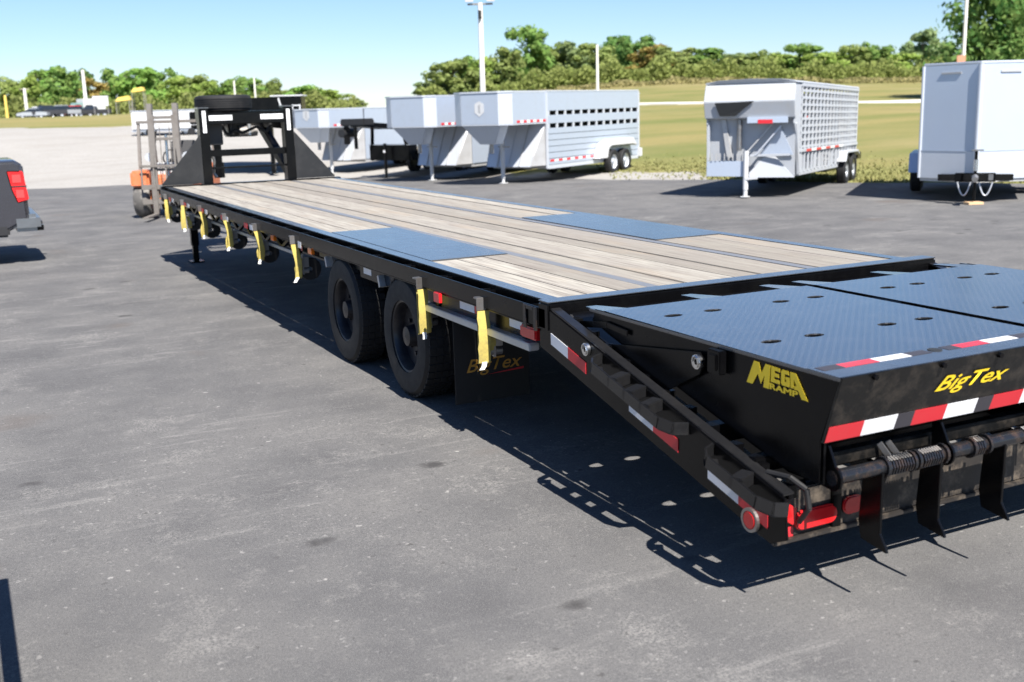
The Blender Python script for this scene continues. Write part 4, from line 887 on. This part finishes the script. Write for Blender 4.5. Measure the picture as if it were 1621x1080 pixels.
MB().prism([(-.62, .30, .30), (-.62, .30, .86), (-.62, .75, .95), (-.62, 1.9, 1.05), (-.62, 2.15, .80), (-.62, 2.15, .30)], (1.24, 0, 0)).build('body', 'orange', r, .04)
MB().box(-.78, -.40, -.02, .75, .64, .98).build('front_mudguard', 'orange', r, .04); MB().box(.40, .78, -.02, .75, .64, .98).build('front_mudguard', 'orange', r, .04)
for x in (-.60, .60):
    w = dressed_wheel(x, .33, .37, r, 1 if x > 0 else -1, .32, 'white'); w.children[0].data.materials[0] = MT['dusty_tyre']
for x in (-.48, .48): dressed_wheel(x, 1.75, .26, r, 1 if x > 0 else -1, .22, 'white')
for x in (-.66, .62):
    MB().bar((x, .35, .8), (x, .55, 1.93), .06, .06).build('guard_post', 'mast', r, .004); MB().bar((x, 1.75, .9), (x, 1.6, 1.93), .06, .06).build('guard_post', 'mast', r, .004)
box('guard_front_rail', 'mast', r, -.70, .66, .50, .58, 1.93, 1.99, .005); box('guard_rear_rail', 'mast', r, -.70, .66, 1.56, 1.64, 1.93, 1.99, .005)
for k in range(6): box('guard_slat', 'mast', r, -.62+k*.24, -.59+k*.24, .58, 1.56, 1.95, 1.98, 0)
box('seat_base', 'plastic', r, -.28, .28, .95, 1.45, .95, 1.12, .04); MB().prism([(-.26, 1.40, 1.1), (-.26, 1.55, 1.55), (-.26, 1.62, 1.55), (-.26, 1.50, 1.1)], (.52, 0, 0)).build('seat_back', 'plastic', r, .02)
MB().bar((-.12, .62, .85), (-.08, .72, 1.18), .05, .05).lathe([(.16, -.012), (.19, 0), (.16, .012)], (-.08, .74, 1.2), 'y', 20).build('steering_wheel', 'plastic', r, 0, True)
for x in (-.42, .45): MB().cyl((x, .5, 1.75), (x, .44, 1.75), .07, n=14).build('work_lamp', 'plastic', r, 0, True)
box('dash_panel', 'white', r, -.40, .40, .42, .55, .83, 1.12, .03); MB().cyl((-.38, .3, 1.25), (-.38, .12, 1.25), .09, n=14).build('head_lamp', 'alu_lt', r, 0, True); MB().cyl((.38, .3, 1.25), (.38, .12, 1.25), .09, n=14).build('head_lamp', 'alu_lt', r, 0, True)
for x in (-.33, .33): MB().tube([(x*.6, -.02, .5), (x*.7, -.1, .9), (x*.65, -.05, 1.4), (x*.5, .03, 1.8)], .018, 6).build('hydraulic_hose', 'rubber', r, 0, True)
box('gas_tank', 'white', r, -.35, .35, 1.75, 2.05, .96, 1.22, .08)

# dark pickup at the left edge
r = thing('pickup_truck', (-2.90, 12.15, lot_z(12)), 0, 'dark grey pickup truck, only its tail with red lamp and bumper in view', 'pickup truck')
prof = [(-5.55, .55), (-5.60, .95), (-4.6, 1.12), (-3.85, 1.12), (-3.82, 1.42), (-.10, 1.44), (-.02, 1.38), (.0, .62), (-.35, .44)]
bd = MB(); n = len(prof); secs = [(.10, .04), (.0, 0.), (0, 0), (.10, .04)]
ys = [0.0, .06, 1.94, 2.0]; rings = []
for yy, ins in zip(ys, (.035, 0, 0, .035)):
    rings.append([bd.bm.verts.new((x + (ins if x < -2 else -ins), yy, z-(ins*.6 if z > 1 else -ins*.5))) for x, z in prof])
for a, b in zip(rings, rings[1:]):
    for i in range(n): bd.bm.faces.new((a[i], a[(i+1) % n], b[(i+1) % n], b[i]))
bd.bm.faces.new(rings[0][::-1]); bd.bm.faces.new(rings[-1]); bd.build('body', 'truck', r, .02, True)
MB().prism([(-4.55, .12, 1.12), (-3.95, .20, 1.83), (-2.55, .20, 1.86), (-2.05, .12, 1.44)], (0, 1.76, 0)).build('cab', 'glass', r, .03); MB().prism([(-3.95, .19, 1.83), (-3.9, .19, 1.90), (-2.6, .19, 1.92), (-2.5, .19, 1.85)], (0, 1.62, 0)).build('cab_roof', 'truck', r, .03)
MB().prism([(-.24, -.012, 1.31), (-.03, -.012, 1.30), (.012, -.012, .90), (-.14, -.012, .86), (-.20, -.012, 1.05)], (0, .14, 0)).build('tail_lamp', 'red_lens', r, .012); box('lamp_divider', 'plastic', r, -.20, .0, -.018, -.013, 1.085, 1.10, 0); box('brake_lens', 'lens_bright', r, -.18, -.06, -.020, -.013, 1.14, 1.26, .01); box('reverse_lens', 'lens_bright', r, -.15, -.04, -.020, -.013, .93, 1.05, .01)
box('rear_bumper', 'galv_dark', r, -.24, .13, -.02, 1.96, .46, .70, .055); box('bumper_step', 'plastic', r, -.02, .16, .15, 1.8, .52, .60, .02)
MB().bar((.02, 1.0, .42), (.22, 1.0, .42), .08, .08).build('hitch_receiver', 'black', r, .006); box('rocker_trim', 'plastic', r, -5.3, -.28, -.015, .1, .40, .58, .03)
for x in (-1.25, -4.65):
    for yy, s in ((.10, -1), (1.9, 1)):
        w = dressed_wheel(x, yy, .40, r, 1, .26, 'galv'); w.rotation_euler.z = R_(90)*s
    MB().lathe([(.42, -.01), (.50, -.02), (.50, .1), (.42, .1)], (x, 0, .42), 'y', 28).build('wheel_arch', 'plastic', r)

# black trailer neck and white box trailer standing behind the gooseneck
r = lot_thing('dump_trailer', -8.0, 40.0, 0, 'black dump trailer front with white ladder showing above the flatbed gooseneck', 'trailer')
box('front_box', 'black', r, -1.1, .75, 0, .9, 1.75, 2.78, .03); box('top_rail', 'white', r, -.35, .80, -.03, .95, 2.79, 2.84, .01)
for x in (-3.0, -.45): box('frame_leg', 'black', r, x-.07, x+.07, .2, .4, 0.1, 1.8, .01); 
box('leg_foot', 'black', r, -.6, -.3, .1, .5, 0.08, .12, 0); box('leg_foot', 'black', r, -3.15, -2.85, .1, .5, 0.08, .12, 0)
box('body', 'black', r, -3.3, -1.12, .1, 5, 1.9, 2.35, .03); box('deck_beam', 'black', r, -3.3, .7, .2, 5, 1.72, 1.88, .01)
MB().box(.42, .46, -.06, -.02, 1.75, 2.5).box(.68, .72, -.06, -.02, 1.75, 2.5).box(.461, .679, -.055, -.025, 1.85, 1.89).box(.461, .679, -.055, -.025, 2.05, 2.09).box(.461, .679, -.055, -.025, 2.25, 2.29).box(.461, .679, -.055, -.025, 2.45, 2.49).build('ladder', 'white', r)
MB().bar((-.05, -.04, 2.75), (.12, -.04, 2.1), .05, .05).bar((-.02, -.05, 2.1), (.26, -.05, 2.1), .06, .05).build('tarp_crank', 'white', r)
r = lot_thing('box_trailer', -18.9, 62.0, .05, 'low white box trailer on the gravel bank behind the forklift', 'trailer')
box('box_body', 'white', r, -1.75, 1.75, 0, 1.8, .36, 1.36, .04); box('frame', 'alu_lt', r, -1.8, 1.8, .1, 1.7, .24, .355, .01); box('top_trim', 'alu_lt', r, -1.77, 1.77, -.02, 1.82, 1.362, 1.40, .01)
for x in (-1.1, 1.1):
    for y in (.3, 1.5): w = dressed_wheel(x, y, .25, r, -1); w.rotation_euler.z = R_(90)
for k in range(4): box('side_rib', 'alu_lt', r, -1.4+k*.93, -1.36+k*.93, -.012, .0, .38, 1.33, 0)

# neighbouring deck trailer left of the photographer: only its shadow reaches the picture
r = thing('deck_trailer', (-3.81, -.62, 0), 0, 'black deck-over trailer parked left of the flatbed, throwing its shadow into the corner', 'trailer')
box('deck', 'wood', r, -2.4, -.08, -9.0, -.06, .80, .86, .006); 
for x in (-2.5, -.06): box('side_rail', 'black', r, x, x+.05, -9.0, 0, .70, .87, .006)
box('rear_rail', 'black', r, -2.45, -.06, -.055, .0, .70, .87, .006); box('frame', 'black', r, -1.9, -.6, -8.9, -.1, .48, .69, .01)
for x in (-2.2, -.25):
    for y in (-3.2, -4.1): dressed_wheel(x, y, .38, r, 1 if x > -1 else -1)
box('jack_leg', 'black', r, -1.3, -1.2, -8.9, -8.8, 0, .48, .006)

# ================================================================== poles
def pole(name, u, v, h, r0, label, mat='concrete', cat='pole', arms=None):
    q = lot_thing(name, u, v, 0, label, cat, None, .2)
    MB().cyl((0, 0, 0), (0, 0, h), r0, r0*.75, n=12).build('shaft', mat, q, 0, True)
    if arms: arms(q, h)
    return q
def flood(q, h):
    MB().bar((-.5, 0, h-.05), (.5, 0, h-.05), .07, .07).build('crossarm', 'grey', q, .006)
    for x, s in ((-.42, -1), (.42, 1)):
        MB().prism([(x-.16, -.22, h+.02), (x+.16, -.22, h+.02), (x+.16, .12, h+.16), (x-.16, .12, h+.16)], (0, .08, .12)).build('flood_lamp', 'grey', q, .01)
    MB().cyl((-.02, -.14, h-.62), (-.02, -.14, h-.3), .07, n=10).build('photocell', 'plastic', q, 0, True); MB().bar((-.02, 0, h-.45), (-.02, -.14, h-.45), .04, .04).build('bracket', 'grey', q)
def tarm(q, h): MB().bar((-.8, 0, h-.15), (.8, 0, h-.15), .1, .1).build('crossarm', 'wood_pole', q)
pole('light_pole', -.88, 45, 6.15, .125, 'pale lot light pole with two flood lamps rising behind the silver trailers', arms=flood, cat='light pole')
pole('utility_pole', 9.05, 110, 6.3, .16, 'thin pale pole standing in the field below the hillside trees', 'concrete', 'utility pole')
pole('utility_pole', 32.5, 80, 10.5, .14, 'tall thin pole behind the enclosed cargo trailer', 'concrete', 'utility pole', tarm)
pole('utility_pole', -70.7, 190, 8.0, .32, 'white pole beside the far parked vehicles, under the left trees', 'concrete', 'utility pole')
pole('utility_pole', -80.8, 190, 5.2, .30, 'short bent-looking pole at far left before the trees', 'concrete', 'utility pole', tarm)
pole('utility_pole', -84.2, 190, 4.2, .26, 'yellow stub pole at the far left edge', 'canopy_yellow', 'utility pole')
pole('utility_pole', -44.3, 200, 6.2, .18, 'right one of two thin poles above the spare tyre', 'concrete', 'utility pole')
pole('utility_pole', -47.9, 200, 5.8, .18, 'left one of two thin poles above the spare tyre', 'concrete', 'utility pole')
q = lot_thing('road_sign', 31.6, 78, 0, 'small orange sign board beside the tall thin pole at right', 'sign'); box('sign_board', 'kiosk_sign', q, -.35, .25, 0, .05, 3.3, 3.8, .01); box('sign_post', 'grey', q, -.1, 0, .06, .14, -.1, 3.9, .01)

# ================================================================== far vehicles, signs and canopies at the left
def far_car(name, u, v, rot, kind, mat, label, scale=1.0):
    q = lot_thing(name, u, v, rot, label, 'pickup truck' if kind == 'pickup' else ('truck' if kind == 'truck' else 'car'), 'vehicles parked beyond the gravel bank'); q.scale = (scale,)*3
    if kind == 'car':
        MB().prism([(-2.2, 0, .35), (-2.25, 0, .75), (-1.3, 0, .92), (1.4, 0, .95), (2.2, 0, .85), (2.25, 0, .35)], (0, 1.75, 0)).build('body', mat, q, .06)
        MB().prism([(-1.3, .12, .921), (-.5, .2, 1.40), (.9, .2, 1.42), (1.7, .12, .921)], (0, 1.5, 0)).build('cabin_glass', 'glass', q, .04); MB().prism([(-.55, .17, 1.36), (-.4, .19, 1.46), (.8, .19, 1.47), (.95, .17, 1.38)], (0, 1.4, 0)).build('roof', mat, q, .02)
    elif kind == 'pickup':
        MB().prism([(-2.8, 0, .5), (-2.85, 0, 1.0), (-1.6, 0, 1.15), (2.75, 0, 1.15), (2.8, 0, .5)], (0, 1.9, 0)).build('body', mat, q, .05)
        MB().prism([(-1.5, .12, 1.151), (-.9, .22, 1.75), (.55, .22, 1.78), (.8, .12, 1.151)], (0, 1.65, 0)).build('cabin_glass', 'glass', q, .04); MB().prism([(-.95, .2, 1.72), (-.85, .2, 1.85), (.5, .2, 1.86), (.6, .2, 1.74)], (0, 1.5, 0)).build('roof', mat, q, .02)
    else:
        MB().prism([(-2.6, 0, .6), (-2.6, 0, 1.5), (-2.1, 0, 2.5), (-1.0, 0, 2.55), (-1.0, 0, .6)], (0, 2.1, 0)).build('cab', mat, q, .06); box('windscreen', 'glass', q, -2.45, -1.6, -.012, .0, 1.6, 2.2, .0)
        box('cargo_box', 'white', q, -.9, 3.4, 0, 2.2, .9, 3.2, .03); box('frame', 'black', q, -1.0, 3.4, .3, 1.9, .6, .88, .01)
    wb = (-1.35, 1.35) if kind == 'car' else (-1.8, 1.75)
    for x in wb:
        for y in (.12, 1.7): w = dressed_wheel(x, y, .34 if kind == 'car' else .40, q, -1); w.rotation_euler.z = R_(90)
    return q
far_car('parked_car', -70.8, 168, .1, 'car', 'silver_paint', 'silver car parked at the far left beyond the gravel bank')
far_car('pickup_truck', -68.7, 170, .9, 'pickup', 'truck', 'dark pickup next to the far silver car')
far_car('pickup_truck', -67.4, 173, 1.1, 'pickup', 'silver_paint', 'light grey pickup in the middle of the far parked row')
far_car('pickup_truck', -68.0, 180, 1.0, 'pickup', 'red_paint', 'red pickup behind the far dark pickups')
far_car('delivery_truck', -69.6, 188, .9, 'truck', 'green_tint', 'far white box truck with teal cab below the white pole', .95)
far_car('pickup_truck', -64.6, 176, .3, 'pickup', 'plastic', 'black pickup left of the far white sign board')
far_car('pickup_truck', -75.8, 185, 1.2, 'pickup', 'white', 'white pickup behind the far silver car')
q = lot_thing('sign_board', -61.8, 172, 0, 'blank white sign board on posts beside the far vehicles', 'sign'); box('panel', 'white', q, -1.2, 1.2, 0, .1, 1.6, 3.1, .02); box('post', 'grey', q, -1.1, -1.0, .11, .2, -.2, 3.0, 0); box('post', 'grey', q, 1.0, 1.1, .11, .2, -.2, 3.0, 0)
for u, v, h, w, lb in ((-61.9, 190, 4.2, 2.1, 'upper yellow canopy among the far left trees'), (-59.8, 176, 2.6, 2.2, 'lower yellow canopy beside the far white sign board')):
    q = lot_thing('canopy', u, v, .15, lb, 'canopy'); MB().prism([(-w/2, 0, h-.35), (w/2, 0, h-.15), (w/2*.8, 0, h+.5), (-w/2*.6, 0, h+.25)], (0, 2.2, 0)).build('cloth', 'canopy_yellow', q, .03)
    for x in (-w/2+.1, w/2-.1):
        for y in (.1, 2.1): box('post', 'grey', q, x-.05, x+.05, y-.05, y+.05, -.3, h-.18, 0)

# ================================================================== trees
def crown_mesh(seed, nb, nl, squash=1.0, leaf=.055):
    """unit crown: z 0..1, leaf faces clustered in uneven clumps"""
    rd = random.Random(seed); vs = []; fs = []
    cl = []
    for i in range(nb):
        a = rd.uniform(0, 6.28); zz = rd.uniform(.10, .93); rr = rd.uniform(.03, .42)*math.sqrt(max(.05, 1-((zz-.42)/.62)**2))
        cl.append((Vector((rr*math.cos(a), rr*math.sin(a), zz)), rd.uniform(.09, .19)*(1.15-.45*zz)))
    for c, s in cl:
        for k in range(nl):
            d = Vector((rd.gauss(0, 1), rd.gauss(0, 1), rd.gauss(0, 1))).normalized(); q = c + Vector((d.x, d.y, d.z*.8*squash))*s*(rd.uniform(.45, 1.12))
            n = (d*1.2+Vector((rd.gauss(0, .42), rd.gauss(0, .42), rd.gauss(.25, .42)))).normalized(); x = n.orthogonal().normalized(); y = n.cross(x); an = rd.uniform(0, 6.28); x, y = x*math.cos(an)+y*math.sin(an), y*math.cos(an)-x*math.sin(an)
            l = leaf*rd.uniform(.5, 1.15); i0 = len(vs); vs += [q-x*l*.5, q+y*l*.38, q+x*l*.5, q-y*l*.38]; fs.append((i0, i0+1, i0+2, i0+3))
    me = bpy.data.meshes.new('crown'); me.from_pydata(vs, [], fs); me.materials.append(MT['leaf']); return me
def trunk_mesh(seed):
    rd = random.Random(seed); m = MB(); m.cyl((0, 0, -.08), (.01, 0, .35), .032, .022, n=8).cyl((.01, 0, .35), (.0, .02, .8), .022, .008, n=8)
    for k in range(7):
        z = .22+k*.075; a = rd.uniform(0, 6.28); l = rd.uniform(.14, .28); m.cyl((.008, 0, z), (l*math.cos(a), l*math.sin(a), z+l*.7), .011, .004, n=5)
    bmesh.ops.recalc_face_normals(m.bm, faces=m.bm.faces); me = bpy.data.meshes.new('trunk'); m.bm.to_mesh(me); m.bm.free(); me.materials.append(MT['bark']); return me
CR_ = [crown_mesh(100+i, 34, 95, leaf=.08) for i in range(7)]; TRK = [trunk_mesh(200+i) for i in range(3)]
BIGC = crown_mesh(300, 60, 130, leaf=.045)
random.seed(21)
TINT = {'dark green': (0.108, 0.238, 0.074), 'mid green': (0.191, 0.34, 0.095), 'yellow-green': (0.331, 0.45, 0.117), 'olive': (0.28, 0.347, 0.124), 'rusty': (0.439, 0.298, 0.106), 'grey-green': (0.254, 0.347, 0.183), 'fresh green': (0.229, 0.424, 0.102)}
def tree(u, v, top, wid, tint, label, group, mesh=None):
    z0 = ground_h(u, v)-.3; h = max(2.0, top-z0)
    q = thing('tree', uvw(u, v, z0), random.uniform(0, 6.28), label, 'tree', group); q.scale = (wid, wid, h)
    a = bpy.data.objects.new('trunk', random.choice(TRK)); COL.objects.link(a); a.parent = q
    c = bpy.data.objects.new('crown', mesh or random.choice(CR_)); COL.objects.link(c); c.parent = q
    j = random.uniform(.85, 1.18); t = TINT[tint]; c.color = (t[0]*j, t[1]*j, t[2]*j, 1); return q
ORD = ['first', 'second', 'third', 'fourth', 'fifth', 'sixth', 'seventh', 'eighth', 'ninth', 'tenth', 'eleventh', 'twelfth', 'thirteenth', 'fourteenth', 'fifteenth', 'sixteenth', 'seventeenth', 'eighteenth', 'nineteenth', 'twentieth', 'twenty-first', 'twenty-second', 'twenty-third', 'twenty-fourth', 'twenty-fifth', 'twenty-sixth', 'twenty-seventh', 'twenty-eighth', 'twenty-ninth', 'thirtieth']
RT_ = [(-13.3, 233.7, 7.5), (-10.5, 228.8, 9.8), (-7.7, 239.7, 12.0), (-3.8, 230.7, 11.1), (0.3, 227.5, 12.1), (5.2, 239.9, 16.2), (9.9, 259.0, 15.0), (13.1, 254.6, 13.0), (17.0, 253.3, 13.9), (19.5, 233.2, 12.6), (24.4, 244.9, 15.2), (27.3, 235.2, 14.3), (31.3, 231.4, 12.2), (35.0, 228.9, 11.2), (40.6, 232.9, 11.5), (50.9, 259.3, 11.6), (55.4, 255.7, 11.9), (61.2, 254.8, 10.3), (66.8, 254.6, 12.1), (70.4, 246.0, 10.2), (75.6, 246.5, 11.2), (82.0, 248.2, 11.6), (88.7, 252.1, 10.3), (95.0, 256.6, 14.4), (99.5, 257, 12.2), (103.5, 258, 11.2), (114.0, 258, 12.7)]
RK = ['grey-green', 'olive', 'mid green', 'yellow-green', 'olive', 'mid green', 'yellow-green', 'olive', 'grey-green', 'olive', 'dark green', 'dark green', 'rusty', 'olive', 'mid green', 'grey-green', 'olive', 'yellow-green', 'mid green', 'yellow-green', 'olive', 'mid green', 'yellow-green', 'grey-green', 'dark green', 'olive', 'dark green']
for i, ((u, v, tp), k) in enumerate(zip(RT_, RK)): tree(u, v, tp+random.uniform(.6, 2.4), random.uniform(11, 16), k, f'{k} tree, {ORD[i]} from the left along the crest of the right hillside', 'hillside trees')
LT_ = [(-121.7, 260.9, 14.3), (-109.9, 253.8, 11.1), (-100.3, 239.6, 11.0), (-102.0, 252.4, 13.3), (-92.0, 235.8, 12.2), (-102.3, 272.2, 13.4), (-97.2, 269.2, 10.6), (-87.2, 255.5, 12.4), (-79.5, 244.9, 12.2), (-82.9, 271.1, 12.6), (-74.0, 256.6, 10.8), (-74.5, 269.9, 11.1), (-70.0, 268.5, 9.8), (-61.9, 253.9, 9.4), (-56.7, 249.8, 9.8), (-54.3, 257.8, 9.1), (-49.3, 250.5, 6.4), (-42.9, 238.9, 7.2), (-40.8, 245.1, 6.7), (-40.3, 266.9, 5.6), (-32.0, 233.9, 3.9)]
LK = ['mid green', 'olive', 'yellow-green', 'fresh green', 'mid green', 'dark green', 'rusty', 'mid green', 'fresh green', 'mid green', 'yellow-green', 'olive', 'yellow-green', 'mid green', 'mid green', 'olive', 'olive', 'fresh green', 'yellow-green', 'yellow-green', 'olive']
lo = sorted(range(len(LT_)), key=lambda i: LT_[i][0]/LT_[i][1])
for n_, i in enumerate(lo):
    u, v, tp = LT_[i]; tree(u, v, tp+.4, random.uniform(10.5, 13.5), LK[i], f'{LK[i]} tree, {ORD[n_]} from the left in the row beyond the gravel bank', 'trees beyond the gravel bank')
for i, (u, v, tp, k) in enumerate(((-6, 268, 10.5, 'grey-green'), (6, 272, 13.2, 'olive'), (17, 276, 14.2, 'yellow-green'), (30, 270, 14.0, 'grey-green'), (39, 274, 13.2, 'yellow-green'), (48, 278, 13.4, 'olive'), (58, 276, 13.2, 'grey-green'), (69, 280, 13.2, 'yellow-green'), (80, 276, 12.8, 'olive'), (92, 282, 13.0, 'grey-green'), (106, 284, 13.0, 'olive'))):
    tree(u, v, tp, random.uniform(14, 18), k, f'{k} tree standing behind the crest row of the hillside, {ORD[i]} from the left', 'hillside trees')
bt = tree(52.6, 120, 17.0, 17, 'dark green', 'big dark evergreen rising above the enclosed cargo trailer at top right', 'hillside trees', BIGC); bt2 = tree(60.5, 126, 15.5, 14, 'olive', 'tall olive tree beside the big dark evergreen at top right', 'hillside trees')
# low scrub along the foot of both tree rows
def scrub(name, label, pts, n, hmax, tints, seed, l0=.35):
    rd = random.Random(seed); vs = []; fs = []
    for k in range(n):
        t = rd.random()*(len(pts)-1); i = min(int(t), len(pts)-2); f = t-i; u = pts[i][0]+(pts[i+1][0]-pts[i][0])*f; v = pts[i][1]+(pts[i+1][1]-pts[i][1])*f + rd.gauss(0, 3)
        hh = hmax*(.45+.55*abs(math.sin(u*.37)+.6*math.sin(u*.91+2))/1.6)
        q = uvw(u, v, ground_h(u, v)+rd.random()**.8*hh); l = l0*rd.uniform(.6, 1.5)
        n3 = Vector((rd.gauss(0, 1), rd.gauss(0, 1), rd.gauss(.4, 1))).normalized(); x = n3.orthogonal().normalized(); y = n3.cross(x); i0 = len(vs)
        vs += [q-x*l, q+y*l*.7, q+x*l, q-y*l*.7]; fs.append((i0, i0+1, i0+2, i0+3))
    me = bpy.data.meshes.new(name); me.from_pydata(vs, [], fs); me.materials.append(MT['leaf']); o = bpy.data.objects.new(name, me); COL.objects.link(o); o.color = (*tints, 1); tag(o, label, 'scrub'); o['kind'] = 'stuff'
scrub('hillside_scrub', 'low green scrub along the foot of the hillside trees', [(-16, 226), (0, 222), (30, 222), (60, 236), (90, 236), (130, 240)], 22000, 5.2, (.28, .325, .11), 5)
scrub('bank_scrub', 'low scrub along the foot of the far left trees', [(-130, 236), (-95, 226), (-60, 226), (-30, 226)], 14000, 4.6, (.29, .32, .12), 6)
scrub('field_weeds', 'tall dry weeds across the upper field below the trees', [(-5, 196), (30, 196), (70, 205), (120, 212)], 9000, 1.1, (.38, .31, .17), 7, .25)
